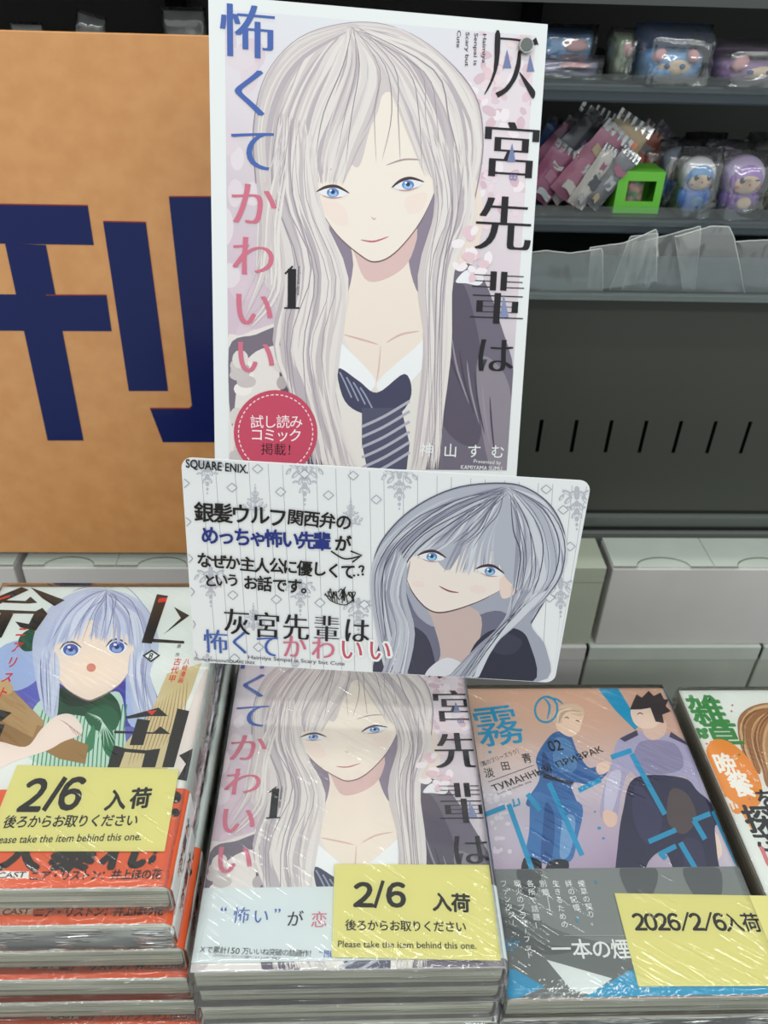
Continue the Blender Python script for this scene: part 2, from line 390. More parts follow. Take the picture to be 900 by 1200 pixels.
    A.poly([(512, 196), (526, 190), (534, 204), (528, 228), (514, 236)], (234, 214, 204)); A.rib([(516, 204), (526, 202), (524, 220), (516, 228)], 1.5, (170, 130, 130))
    A.rib([(372, 240), (394, 274), (422, 299), (440, 307), (462, 297), (489, 266), (507, 232)], 1.6, (120, 92, 98))
    A.rib([(300, 215), (297, 150), (312, 88), (352, 44), (410, 27), (462, 32), (512, 60), (556, 110), (566, 170), (556, 235)], 1.4, (150, 136, 150), 'none')
    A.rib([(352, 205), (374, 198), (398, 200)], 2.2, (170, 150, 152)); A.rib([(452, 194), (474, 187), (500, 188)], 2.2, (170, 150, 152))
    A.rib([(435, 254), (438, 257), (441, 255)], 1.6, (206, 170, 164))
    A.rib([(422, 281), (438, 283), (456, 277)], 2.2, (190, 110, 118))
    # hair: crown, fringe and long locks
    cr_, = [(410, 34)]
    A.poly([(410, 27), (352, 44), (312, 88), (298, 150), (304, 210), (330, 214), (352, 200), (366, 170), (384, 158), (400, 176), (420, 196), (434, 150), (452, 108), (478, 130), (505, 170), (524, 196), (548, 218), (562, 170), (554, 110), (512, 60), (462, 32)], hm)
    cols = [hl, hl, hm, hd, (196, 186, 190), (218, 210, 210)]
    A.strands([(408, 34), (352, 60), (320, 110), (306, 170), (320, 250)], [(412, 34), (400, 70), (378, 120), (360, 170), (352, 232)], 30, cols, 6, 3, 11)
    A.strands([(408, 29), (350, 48), (314, 92), (301, 150), (304, 240), (300, 330)], [(410, 36), (356, 66), (326, 110), (314, 170), (324, 260), (330, 360)], 16, cols, 5, 2, 21)
    A.strands([(412, 29), (464, 36), (510, 64), (552, 112), (562, 170), (550, 236)], [(412, 36), (470, 50), (500, 80), (534, 120), (544, 170), (530, 250)], 16, cols, 5, 2, 22)
    A.strands([(408, 34), (396, 76), (372, 128), (358, 178), (362, 214)], [(416, 34), (446, 80), (440, 128), (420, 176), (404, 214)], 38, cols, 5, 3, 12)
    A.strands([(412, 34), (440, 66), (462, 112), (482, 160), (500, 206)], [(416, 32), (500, 62), (545, 112), (560, 170), (548, 240)], 38, cols, 5, 3, 13)
    A.strands([(410, 34), (396, 80), (380, 130), (366, 186)], [(414, 34), (520, 80), (540, 140), (550, 200)], 10, [(150, 138, 150)], 1.2, 5, 14)
    A.strands([(326, 130), (318, 210), (336, 300), (322, 400), (346, 470), (356, 556)], [(362, 150), (372, 240), (402, 330), (392, 420), (396, 480), (420, 556)], 46, cols, 6, 5, 15)
    A.strands([(326, 130), (318, 220), (340, 310), (328, 400), (350, 556)], [(362, 150), (368, 240), (398, 330), (384, 420), (404, 556)], 7, [(156, 146, 158)], 1.2, 7, 16)
    A.strands([(490, 150), (512, 230), (494, 320), (500, 420), (482, 556)], [(552, 180), (552, 250), (528, 320), (524, 420), (512, 556)], 34, cols, 5.5, 4, 17)
    A.strands([(500, 160), (516, 240), (502, 330), (504, 556)], [(548, 190), (540, 260), (522, 340), (516, 556)], 6, [(156, 146, 158)], 1.2, 5, 18)
    A.strands([(330, 150), (306, 220), (300, 290), (284, 360)], [(340, 200), (330, 280), (330, 350), (290, 392)], 7, [hl, hm], 3.5, 4, 19)
    eye(A, 390, 226, 17, 9, .10, ((98, 134, 196), (150, 190, 232)))
    eye(A, 478, 217, 17, 9, -.12, ((98, 134, 196), (150, 190, 232)))
    petals(A, 552, 296, 24, 16, [(236, 214, 222), (226, 196, 206), (240, 230, 236)], 3)
    if not lettering: return
def cover_title(A):
    for ch, x, y, h, c in [('怖', 290, 37, 66, BLUE), ('く', 295, 108, 62, BLUE), ('て', 297, 175, 58, BLUE), ('か', 297, 239, 56, PINK),
                           ('わ', 297, 300, 52, PINK), ('い', 297, 361, 50, PINK), ('い', 299, 417, 50, PINK)]:
        A.char(ch, x, y, h * 1.04, c, off=-.014, mincho=.028, res=5)
    for ch, x, y, h in [('宮', 599, 176, 70), ('先', 590, 262, 68), ('輩', 583, 349, 66), ('は', 580, 416, 46)]:
        A.char(ch, x, y, h * 1.04, INK, off=-.016, mincho=.034, res=5)
    # first character, drawn as a cliff, a person and two pointed dots
    A.poly([(580, 40), (586, 40), (584, 75), (575, 100), (567, 111), (578, 84)], INK, n=3)
    A.rib([(583, 45), (606, 47), (628, 52)], 2.4, INK, 'none'); A.poly([(621, 50), (628, 44), (631, 53)], INK, False)
    A.rib([(609, 52), (608, 78), (596, 102), (582, 112)], 6.5, INK, 'start', rgb2=INK); A.rib([(608, 58), (607, 76), (600, 96), (584, 112)], 5.5, INK)
    A.poly([(608, 84), (616, 102), (624, 116), (627, 108), (620, 98)], INK, n=3)
    A.poly([(594, 58), (599, 80), (589, 80)], (118, 128, 168), False); A.poly([(621, 64), (626, 84), (617, 84)], (118, 128, 168), False)
    A.poly([(600, 168), (594, 190), (604, 190)], (118, 128, 168), False); A.poly([(590, 345), (586, 372), (596, 372)], (130, 140, 178), False)
    A.char('8', 601, 208, 15, (130, 140, 178), rot=90)
    # small roman columns, read from top to bottom
    for t, x, y0, y1 in [('Haimiya', 568, 40, 74), ('Senpai is', 558, 39, 77), ('Scary but', 548, 38, 78), ('Cute', 538, 36, 56)]:
        A.latin(t, (x, y0), (x - 1, y1), 7, (70, 64, 74), off=.006)
    A.char('1', 342, 337, 70, INK, w=58, off=-.01, mincho=.045)
    A.rib([(333, 361), (351, 361)], 2, INK, 'none', smooth=False); A.rib([(334, 321), (343, 312)], 2.2, INK, 'none', smooth=False)
    A.latin('volume one', (351, 312), (350, 346), 6, (80, 74, 84))

# ------------------------------------------------------------------ poster
PO = Sheet(CAM + Vector((-0.0764, .4981, -.0249)), (.995, .084, -.055), (-.019, -.38, -.925), .182, .2545)
po = empty('manga_poster', PO.M, 'tall white-bordered promotional poster of a pale-haired woman in a dark blazer, volume 1', 'poster')
def paper(name, w, h, t, m, parent, r=0.0, nx=1, ny=1, curl=None):
    bm = bmesh.new()
    if r:
        pts = []
        for cx, cy, a0 in ((w - r, -r, 0), (r, -r, 90), (r, -h + r, 180), (w - r, -h + r, 270)):
            for k in range(7): a = math.radians(a0 + 15 * k); pts.append((cx + r * math.cos(a), cy + r * math.sin(a)))
        f = bm.faces.new([bm.verts.new((x, y, 0)) for x, y in pts])
        ret = bmesh.ops.extrude_face_region(bm, geom=[f])
        for v in [g for g in ret['geom'] if isinstance(g, bmesh.types.BMVert)]: v.co.z -= t
    else: bm.free(); bm = box_bm((0, -h, -t), (w, 0, 0))
    return bm_obj(name, bm, m, parent)
M_PAPER = mat('white_paper', (228, 230, 232), .5, spec=.3)
paper('paper_sheet', PO.w, PO.h, .0012, M_PAPER, po)
ART_U0, ART_U1, ART_V0, ART_V1 = .0082, .1755, -.2475, -.0062
A = Art(PO.P, .00005, clip=(ART_U0, ART_V0, ART_U1, ART_V1))
cover_woman(A, True); A.build('printed_picture', M_PRINT, po)
zt = A.z
A = Art(PO.P, zt + 2e-5); cover_title(A)
A.line('神山すむ', (500, 527), (583, 529), 17, WHITE, off=.004)
A.latin('Presented by', (555, 540), (587, 542), 6, WHITE); A.latin('KAMIYAMA SUMU', (540, 547), (588, 549), 7, WHITE, off=.004)
A.build('title_lettering', M_PRINT, po)
A = Art(PO.P, zt + 6e-5)
A.ell(323, 507, 49, 50, (196, 74, 100), n=48); A.ring(323, 507, 43.5, 44.5, 1.2, (240, 220, 226), n=96, dash=True)
A.line('試し読み', (301, 494), (347, 494), 16.5, (246, 236, 240)); A.line('コミック', (301, 509), (346, 510), 16.5, (246, 236, 240), off=.004)
A.line('掲載！', (313, 526), (343, 527), 15, (40, 20, 30))
b = A.build('round_badge', M_PRINT, po); b['label'] = 'round crimson badge with dashed white rim and white lettering'
# round grey magnet holding the poster's top right corner
mc = PO.P(615, 55)
mg = empty('magnet_button', PO.M @ Matrix.Translation((mc[0], mc[1], .0006)), 'small round grey magnet pinning the top right corner of the poster', 'magnet')
def disc(name, r, z0, z1, m, parent, seg=28, bev=.0003, c=(0, 0)):
    bm = bmesh.new(); bmesh.ops.create_cone(bm, cap_ends=True, segments=seg, radius1=r, radius2=r, depth=z1 - z0)
    for v in bm.verts: v.co += Vector((c[0], c[1], (z0 + z1) / 2))
    if bev: bmesh.ops.bevel(bm, geom=[e for e in bm.edges if len(e.link_faces) == 2 and e.calc_face_angle() > .8], offset=bev, segments=2, affect='EDGES')
    return bm_obj(name, bm, m, parent)
disc('steel_cup', .0040, 0, .0030, mat('magnet_steel', (150, 154, 152), .35, .8), mg)
disc('magnet_face', .0033, .0030, .0034, mat('magnet_face', (96, 100, 100), .5, .3), mg, bev=0)

# ------------------------------------------------------------------ handwritten card in front of the poster
KC = .92
CA = Sheet(CAM + Vector((-0.0842, .3399, -.2077)) * KC, (.998, -.061, -.022), (-.03, -.142, -.989), .2 * KC, .1232 * KC)
ca = empty('handwritten_card', CA.M, 'wide white card with handwritten lines and a grey-haired woman, in front of the poster', 'card')
paper('card_sheet', CA.w, CA.h, .0008, mat('card_stock', (232, 233, 236), .4, spec=.4), ca, r=.005)
A = Art(CA.P, .00004, clip=(0.0006, -CA.h + .0006, CA.w - .0006, -.0006))
PG = (186, 187, 198)
for i in range(24):
    x = 232 + i * 19.8 + (0 if i % 2 else 3); x2 = x + (i - 8) * -1.55 + 7
    if 224 < x < 690: A.rib([(x, 538 + i * 1.4), (x2, 786 + i * .5)], .7, (178, 180, 190), 'none', smooth=False)
def damask(cx, cy, s, up=False):
    k = -1 if up else 1
    for sx in (-1, 1):
        for dx, dy, r1, r2, rot in [(.22, -.75, .22, .1, .5), (.5, -.8, .25, .1, -.4), (.75, -.55, .2, .09, .9), (.42, -.42, .26, .11, .8), (.2, -.1, .2, .1, 1.2), (.45, -.05, .14, .07, .2), (.16, .32, .18, .08, 1.1)]:
            A.ell(cx + sx * dx * s, cy + k * dy * s, r1 * s, r2 * s, PG, rot * sx * k, n=10)
            A.ell(cx + sx * dx * s, cy + k * (dy + .04) * s, r1 * s * .5, r2 * s * .4, (222, 223, 228), rot * sx * k, n=8)
    for dy, r in ((-.95, .12), (-.6, .13), (-.25, .12), (.12, .13), (.5, .1), (.78, .07), (1.0, .045)): A.ell(cx, cy + k * dy * s, r * s, r * s * 1.3, PG, n=10)
for x, y, s in [(243, 556, 22), (357, 566, 25), (468, 572, 24), (676, 596, 24), (247, 688, 22), (352, 700, 20), (657, 700, 22), (420, 722, 20)]: damask(x, y, s)
for x, y, s in [(299, 584, 16), (411, 600, 16), (243, 778, 20), (346, 784, 18), (297, 722, 15)]: damask(x, y, s, True)
def diamond(x, y, r=6.5): A.poly([(x - r, y), (x, y - r * .85), (x + r, y), (x, y + r * .85)], (150, 152, 164), False); A.poly([(x - r + 1.2, y), (x, y - r * .85 + 1), (x + r - 1.2, y), (x, y + r * .85 - 1)], (228, 229, 233), False)
for x, y in [(216, 566), (272, 571), (329, 576), (385, 580), (441, 585), (218, 611), (220, 654), (222, 693), (223, 731), (273, 697), (324, 702), (375, 706), (427, 708), (225, 767), (275, 771), (302, 549), (414, 557), (640, 573), (660, 597), (644, 700), (668, 640), (303, 758), (357, 555)]: diamond(x, y)
# woman on the card
gl_, gm, gd, gx = (206, 208, 218), (178, 180, 194), (150, 150, 168), (84, 84, 104)
A.poly([(592, 566), (540, 570), (496, 588), (462, 615), (440, 650), (436, 690), (448, 730), (448, 786), (478, 800), (630, 800), (640, 760), (622, 730), (640, 700), (658, 670), (662, 630), (648, 596), (622, 574)], (164, 166, 182))
A.rib([(436, 700), (440, 650), (462, 615), (496, 588), (540, 570), (592, 566), (622, 574), (648, 596), (662, 630), (658, 670), (640, 700), (622, 730)], 1.6, (84, 84, 104), 'none')
A.poly([(470, 690), (490, 722), (520, 735), (580, 715), (600, 735), (590, 800), (470, 800)], (112, 112, 134))
A.poly([(500, 700), (508, 730), (516, 768), (500, 800), (550, 800), (560, 760), (560, 716)], (200, 176, 174))
A.poly([(448, 745), (470, 730), (500, 745), (512, 790), (505, 802), (440, 800)], (66, 66, 84))
A.poly([(558, 752), (576, 738), (604, 736), (620, 752), (624, 800), (540, 800), (548, 772)], (54, 54, 70))
A.poly([(575, 748), (596, 742), (612, 752), (600, 766), (580, 764)], (66, 66, 84)); A.poly([(500, 786), (524, 770), (550, 784), (548, 800), (504, 800)], (214, 214, 222))
A.poly([(472, 640), (472, 668), (482, 692), (500, 712), (520, 716), (556, 706), (584, 692), (600, 668), (600, 640), (560, 612), (500, 612)], (236, 223, 217))
A.poly([(586, 678), (602, 672), (610, 682), (602, 696), (588, 700)], (232, 208, 199))
A.rib([(473, 668), (483, 693), (501, 713), (521, 717), (557, 706), (585, 692)], 1.6, (96, 72, 82))
A.ell(490, 684, 8, 4, (236, 216, 211), .1); A.ell(560, 690, 10, 5, (236, 216, 211), .1)
A.rib([(490, 630), (506, 627), (522, 632)], 1.8, (120, 110, 124)); A.rib([(566, 643), (586, 646), (602, 654)], 1.8, (120, 110, 124))
A.rib([(514, 686), (526, 692), (538, 694)], 2, (150, 80, 90)); A.rib([(528, 672), (531, 675)], 1.4, (200, 160, 156))
gc = [gl_, gm, gm, gd, (192, 194, 206)]
A.poly([(592, 568), (540, 572), (496, 590), (464, 618), (452, 644), (470, 656), (486, 636), (500, 640), (524, 668), (540, 640), (560, 624), (578, 644), (592, 676), (612, 690), (640, 690), (656, 660), (656, 620), (642, 592), (620, 574)], gm)
A.strands([(592, 574), (530, 590), (490, 620), (464, 660)], [(594, 576), (560, 596), (530, 630), (500, 648)], 26, gc, 4.5, 2.5, 31)
A.strands([(590, 574), (566, 600), (540, 632), (520, 668)], [(596, 574), (590, 610), (584, 640), (586, 676)], 26, gc, 4.5, 2.5, 32)
A.strands([(594, 574), (606, 610), (606, 650), (600, 690)], [(598, 572), (648, 600), (660, 646), (630, 700)], 30, gc, 4.5, 2.5, 33)
A.strands([(592, 572), (530, 584), (480, 612), (446, 650), (438, 700), (450, 790)], [(594, 574), (540, 596), (492, 628), (462, 664), (458, 700), (476, 796)], 26, gc, 5, 3, 38)
A.strands([(596, 572), (636, 590), (658, 630), (660, 668), (630, 712)], [(598, 574), (616, 604), (630, 640), (632, 680), (606, 716)], 22, gc, 5, 3, 39)
A.strands([(592, 572), (530, 584), (480, 612), (446, 650), (438, 700), (450, 790)], [(594, 574), (550, 600), (502, 632), (476, 664), (470, 700), (490, 796)], 8, [gx], 1.1, 3, 40)
A.strands([(598, 572), (640, 594), (662, 632), (658, 676), (622, 716)], [(598, 576), (602, 620), (606, 650), (604, 680), (600, 716)], 10, [gx], 1.1, 3, 41)
A.strands([(590, 574), (560, 590), (530, 614), (500, 636)], [(594, 576), (586, 600), (574, 622), (560, 640)], 9, [(110, 110, 130)], 1.1, 3, 42)
A.strands([(466, 640), (452, 690), (464, 740), (446, 796)], [(480, 660), (474, 700), (486, 740), (476, 800)], 20, gc, 5, 3, 35)
A.strands([(600, 690), (590, 730), (560, 760), (520, 800)], [(640, 690), (610, 720), (580, 752), (556, 800)], 22, gc, 5, 3, 36)
A.strands([(600, 700), (590, 730), (566, 756), (530, 800)], [(630, 700), (606, 720), (580, 752), (550, 800)], 6, [gx], 1.1, 3, 37)
eye(A, 506, 652, 15, 8, .14, ((96, 136, 190), (150, 196, 226))); eye(A, 574, 669, 15, 8, .22, ((96, 136, 190), (150, 196, 226)))
A.build('printed_picture', M_PRINTG, ca)
zt = A.z
A = Art(CA.P, zt + 1e-5)
for i in range(3):
    A.char('い', 412 + i * 0, 760, 31, WHITE, off=.05 + .01 * i, mincho=.02)
for ch, x, y in (('い', 445, 761),): A.char(ch, x, y, 31, WHITE, off=.07, mincho=.03)
for ch, x, y in [('灰', 278, 728), ('宮', 313, 732), ('先', 347, 734), ('輩', 383, 736), ('は', 418, 738)]: A.char(ch, x, y, 33, INK, off=-.01, mincho=.024)
for ch, x, y, c in [('怖', 253, 751, BLUE), ('く', 282, 752, BLUE), ('て', 314, 756, BLUE), ('か', 345, 757, PINK), ('わ', 379, 759, PINK), ('い', 412, 760, (196, 84, 104)), ('い', 445, 761, (196, 84, 104))]:
    A.char(ch, x, y, 30, c, off=-.008, mincho=.02)
A.latin('Haimiya Senpai is Scary but Cute', (291, 769), (404, 777), 6, (80, 78, 90), off=.006)
A.latin('©Sumu Kamiyama/SQUARE ENIX', (227, 771), (299, 776), 5, (60, 60, 66), off=.006)
A.latin('SQUARE ENIX.', (218, 542), (291, 549), 14, (24, 24, 28), off=.02)
A.build('title_lettering', M_PRINTG, ca)
A = Art(CA.P, A.z + 4e-5); HB = (30, 26, 24); HU = (40, 52, 128)
A.line('銀髪ウルフ', (240, 599), (326, 605), 24, HB, off=.022, jit=.03, seed=1); A.line('関西弁の', (346, 605), (403, 611), 20, HB, off=.022, jit=.03, seed=2)
A.line('めっちゃ怖い先輩', (246, 626), (378, 634), 22, HU, off=.03, jit=.03, seed=5); A.char('が', 402, 636, 20, HB, off=.03)
A.rib([(388, 645), (404, 654), (422, 651)], 1.8, HB, 'none'); A.rib([(411, 645), (424, 650), (413, 658)], 2.0, HB, 'none', smooth=False)
A.line('なぜか主人公に優しくて', (240, 656), (408, 669), 18.5, HB, off=.026, jit=.035, seed=7)
A.line('…？', (414, 669), (428, 667), 15, HB, off=.03)
A.line('という', (247, 679), (273, 679), 16, HB, off=.026, jit=.03, seed=8); A.line('お話です。', (294, 682), (362, 687), 18, HB, off=.026, jit=.03, seed=9)
R = random.Random(3)
for i in range(14): # scribbled face
    x = 386 + i * 2; A.rib([(x, 697 + R.uniform(-4, 3)), (x + R.uniform(-4, 6), 690 + R.uniform(-4, 4)), (x + R.uniform(-2, 8), 704 + R.uniform(-4, 3))], 1.1, HB, 'none')
A.rib([(381, 694), (388, 703), (404, 708), (414, 702)], 1.2, HB, 'none'); A.rib([(380, 696), (392, 700)], 1.1, HB, 'none')
o = A.build('handwriting', M_PRINTG, ca); o['label'] = 'black and blue felt-pen handwriting'
# ------------------------------------------------------------------ books
BW, BL = .128, .182
RISER = -.4634
def pages_mat():
    m = mat('page_edges', (190, 190, 180), .85, bump=0, spec=.1)
    nt = m.node_tree; b = nt.nodes['Principled BSDF']; N = nt.nodes.new; L = nt.links.new
    tc = N('ShaderNodeTexCoord'); mp = N('ShaderNodeMapping'); mp.inputs['Scale'].default_value = (5, 5, 1300); n = N('ShaderNodeTexNoise')
    n.inputs['Scale'].default_value = 1.0; n.inputs['Detail'].default_value = 6; n.inputs['Roughness'].default_value = .7
    L(tc.outputs['Object'], mp.inputs[0]); L(mp.outputs[0], n.inputs['Vector'])
    r = N('ShaderNodeValToRGB'); r.color_ramp.elements[0].position = .34; r.color_ramp.elements[1].position = .56
    r.color_ramp.elements[0].color = (*s2l((128, 124, 112)), 1); r.color_ramp.elements[1].color = (*s2l((246, 244, 230)), 1)
    L(n.outputs['Fac'], r.inputs[0]); L(r.outputs[0], b.inputs['Base Color'])
    bp = N('ShaderNodeBump'); bp.inputs['Distance'].default_value = .0003; L(n.outputs['Fac'], bp.inputs['Height']); L(bp.outputs[0], b.inputs['Normal'])
    return m
M_PAGES = pages_mat()
def profile(T, g, r):
    """closed outline in x-z of a wrap-around cover: open fore-edge left, rounded spine right; g grows it outwards"""
    pts = [(0, T + g)]
    x1 = BW + g
    for k in range(9):
        a = math.radians(90 - k * 11.25); pts.append((x1 - r + r * math.cos(a), T + g - r + r * math.sin(a)))
    for k in range(9):
        a = math.radians(-k * 11.25); pts.append((x1 - r + r * math.cos(a), -g + r + r * math.sin(a)))
    pts.append((0, -g if g < 0 else 0))
    return [(x, max(z, 0)) for x, z in pts]
def wrap(name, T, g, th, y0, y1, m, parent, x0=0.0):
    r = T * .2
    o = profile(T, g, r); i = profile(T, g - th, r - th * .3); i = [(x, min(max(z, th * .5 if z < T / 2 else z), 9)) for x, z in i]
    o[0] = (x0, o[0][1]); i[0] = (x0, i[0][1]); o[-1] = (x0, o[-1][1]); i[-1] = (x0, i[-1][1])
    n = len(o); V = []; F = []
    for y in (y0, y1): V += [(x, y, z) for x, z in o] + [(x, y, z) for x, z in i]
    for k in range(n - 1):
        F += [(k, k + 1, 2 * n + k + 1, 2 * n + k), (n + k + 1, n + k, 3 * n + k, 3 * n + k + 1), (k + 1, k, n + k, n + k + 1), (2 * n + k, 2 * n + k + 1, 3 * n + k + 1, 3 * n + k)]
    F += [(0, 2 * n, 3 * n, n), (n - 1, 2 * n - 1, 4 * n - 1, 3 * n - 1)]
    return mesh_obj(name, V, F, m, parent)
def page_block(T, parent):
    bm = bmesh.new(); R = random.Random(int(T * 1e5)); r = T * .18; pts = [(.001, .0009)]
    pts += [(BW - .0012 - r + r * math.sin(math.radians(a)), .0009 + r - r * math.cos(math.radians(a))) for a in range(0, 91, 15)]
    pts += [(BW - .0012 - r + r * math.cos(math.radians(a)), T - .0006 - r + r * math.sin(math.radians(a))) for a in range(0, 91, 15)] + [(.001, T - .0006)]
    v0 = [bm.verts.new((x, .0014, z)) for x, z in pts]; v1 = [bm.verts.new((x, BL - .0014, z)) for x, z in pts]; n = len(pts)
    bm.faces.new(v0); bm.faces.new(v1)
    for k in range(n): bm.faces.new((v0[k], v0[(k + 1) % n], v1[(k + 1) % n], v1[k]))
    return bm_obj('page_block', bm, M_PAGES, parent)
def film_part(T, parent, seed, tz=.0013, amp=.0006):
    """shrink film: a closed sleeve around top, front, spine and fore-edge with real wrinkles"""
    bm = bmesh.new(); g = .0012
    prof = [(-g, .0004)] + [(-g, T * .5), (-g, T - .001), (-g + .0012, T + tz * .9)] + [(BW * k / 26, T + tz) for k in range(1, 26)] + [(BW - .002, T + tz * .9), (BW + g * .6, T - .0015), (BW + g * .9, T * .5), (BW + g * .6, .0004)]
    ny = 34; rows = []
    for j in range(ny + 1):
        y = -g + (BL + 2 * g) * j / ny
        rows.append([bm.verts.new((x, y, z)) for x, z in prof])
    for j in range(ny):
        for k in range(len(prof) - 1): bm.faces.new((rows[j][k], rows[j][k + 1], rows[j + 1][k + 1], rows[j + 1][k]))
    # gathered front and back ends
    for row, y, sgn in ((rows[0], -g, -1), (rows[-1], BL + g, 1)):
        for j, fz in enumerate((.85, .68, .52, .36, .2, .04)):
            cur = [bm.verts.new((v.co.x, y + sgn * (.0006 * math.sin(math.pi * (1 - fz))), min(v.co.z, T + tz * .8) * fz + .0003)) for v in row]
            prv = row if j == 0 else last
            for k in range(len(prof) - 1): bm.faces.new((prv[k], prv[k + 1], cur[k + 1], cur[k]))
            last = cur
    S = Vector((seed * 3.7, seed * 1.3, 0))
    for v in bm.verts:
        p = v.co.copy(); e = 1 if p.y < .002 or p.x > BW - .002 else .45
        n = noise.noise(Vector((p.x * 30, p.y * 120, p.z * 400)) + S) * amp * e
        if p.y < .001: v.co.y += n * .9 - .0002; v.co.z = max(v.co.z, .0003)
        elif p.x > BW - .001: v.co.x += abs(n) * .8
        elif p.z > T: v.co.z += abs(n) * .6
    o = bm_obj('shrink_wrap', bm, FILM, parent, True); o.data.materials.append(FILM_SIDE)
    for p in o.data.polygons:
        if abs(p.normal.z) < .75: p.material_index = 1
    return o

def book_root(name, x, y, z, rz, label, group):
    M = Matrix.Translation(CAM + Vector((x, y, z))) @ Matrix.Rotation(rz, 4, 'Z')
    return empty(name, M, label, 'book', group)
def book_P(M, T):
    """pixels -> book-local x, y on the top plane z = T"""
    Mi = M.inverted(); nrm = (M.to_3x3() @ Vector((0, 0, 1))).normalized(); o = M @ Vector((0, 0, T))
    def P(px, py):
        r = ray(px, py); t = (o - CAM).dot(nrm) / r.dot(nrm); q = Mi @ (CAM + r * t); return (q.x, q.y)
    return P
ORD = ['topmost', 'second', 'third', 'fourth', 'fifth', 'sixth', 'seventh', 'eighth', 'ninth', 'tenth']
def stack(x0, y0, T, n, builder, jit, name_txt, group, seed, wrapped=5):
    """builder(root, T, k) puts cover prints on a book; k = 0 is the topmost"""
    R = random.Random(seed); roots = []
    for k in range(n):
        dx, dy, rz = jit[k] if k < len(jit) else (R.uniform(-.002, .002), R.uniform(-.003, 0), 0)
        z = RISER + (n - 1 - k) * T
        lab = name_txt.replace('@', ORD[k]) if k < n - 1 else name_txt.replace('@', 'lowest')
        r = book_root('manga_book', x0 + dx, y0 + dy, z, rz, lab, group)
        builder(r, T, k)
        if k < wrapped: film_part(T, r, seed + k * 2.1, .0013 if k else .0023, amp=.0007 if k else .0005)
        roots.append(r)
    return roots
def spine_art(T, fn):
    """art in the spine's own frame: u runs along the spine (from the far end to the near end), v up; turned onto x = BW"""
    A = Art(lambda a, b: (a, b), 0); fn(A, T)
    return A
def put_spine(A, T, parent, obi=0.0, name='spine_print'):
    r = T * .2
    def px_(u, v, z):
        g = .0013 if u > BL - obi else .00055; d = max(r - v, v - (T - r), 0); return BW + g + z - r + math.sqrt(max(r * r - d * d, 0))
    V = [(px_(u, v, z), BL - u, v) for u, v, z in A.V]; C = A.C; F = [tuple(reversed(f)) for f in A.F]
    A2 = Art(None); A2.V, A2.F, A2.C = V, F, C
    return A2.build(name, M_PRINTG, parent)

# ---- stack 1: pale-haired girl in green, orange band
T1 = .01727
M_COV1 = mat('cover_white', (226, 232, 230), .4, spec=.4)
M_OBI1 = mat('band_orange', (226, 92, 46), .42, spec=.4)
J1 = [(0, 0, 0), (-.0004, -.0054, .0), (.0026, -.0066, .002), (.0042, -.0098, -.002), (.0060, -.0112, .0), (.0075, -.0150, 0), (.006, -.016, 0), (.007, -.017, 0), (.006, -.018, 0)]
X1, Y1 = -.0727 - BW, .1784
OBI1 = .0455
M1 = Matrix.Translation(CAM + Vector((X1, Y1, RISER + 8 * T1)))
P1 = book_P(M1, T1)
CLIPB = (.0003, .0003, BW - .001, BL - .0003)
A = Art(P1, T1 + .00035, clip=CLIPB)
A.uvgrid(.0003, .0003, BW - .001, BL - .0003, table([[(226, 232, 230)] * 3, [(236, 238, 236)] * 3, [(228, 230, 230)] * 3]), 2, 2)
# floor-length indigo hair, dress
A.poly([(30, 800), (10, 770), (-10, 790), (-10, 850), (40, 870), (100, 900), (150, 880), (190, 850), (178, 800), (160, 770), (60, 760)], (104, 104, 190))
A.poly([(0, 760), (40, 752), (48, 790), (20, 810), (-10, 800)], (170, 186, 226)); A.poly([(60, 800), (100, 806), (150, 800), (160, 850), (110, 840)], (72, 66, 168))
A.poly([(150, 770), (166, 790), (186, 836), (176, 850), (150, 846)], (176, 190, 230))
A.poly([(70, 812), (110, 818), (140, 812), (146, 850), (140, 900), (60, 900), (30, 880), (40, 830)], (196, 222, 208))
for q in range(22):
    A.rib([(52 + q * 4.6, 826), (44 + q * 4.8, 860), (38 + q * 5, 902)], 1.5, (74, 142, 108), 'none')
A.poly([(70, 806), (88, 814), (116, 806), (138, 822), (140, 846), (112, 842), (84, 838), (66, 838)], (24, 72, 44))
A.poly([(68, 806), (96, 818), (98, 812), (118, 806), (114, 822), (80, 828)], (16, 46, 30))
A.poly([(100, 838), (124, 826), (140, 840), (134, 856), (112, 856)], (34, 96, 62)); A.poly([(118, 850), (132, 856), (134, 888), (122, 880)], (40, 110, 72)); A.poly([(110, 850), (100, 870), (96, 884), (110, 876)], (60, 130, 92))
for q in range(6): A.rib([(102 + q * 4, 836 + q * 3), (120, 846), (110 + q * 6, 876)], 1.0, (206, 232, 218))
A.poly([(24, 746), (36, 738), (46, 746), (44, 760), (30, 764), (22, 756)], (30, 84, 64))
# head
A.poly([(126, 691), (96, 692), (66, 706), (46, 730), (38, 760), (44, 806), (52, 834), (66, 842), (70, 806), (74, 760), (148, 760), (152, 800), (158, 838), (176, 840), (184, 820), (176, 790), (186, 760), (180, 726), (160, 702)], (196, 202, 226))
A.poly([(64, 760), (64, 790), (76, 806), (100, 820), (114, 818), (138, 804), (152, 786), (156, 756), (130, 730), (84, 732)], (246, 226, 212))
for (x, y) in ((83, 762), (137, 759)):
    A.ell(x, y, 11.5, 7.6, (240, 244, 250), -.05); A.ell(x, y, 9, 7, (72, 90, 168)); A.ell(x, y + 2.5, 6, 3.6, (140, 170, 226)); A.ell(x, y, 3, 2.4, (40, 50, 120)); A.ell(x - 2, y - 3, 2, 1.5, (240, 244, 255))
    A.rib([(x - 13, y), (x - 6, y - 8), (x + 4, y - 8.5), (x + 13, y - 2)], 2.4, (74, 60, 70))
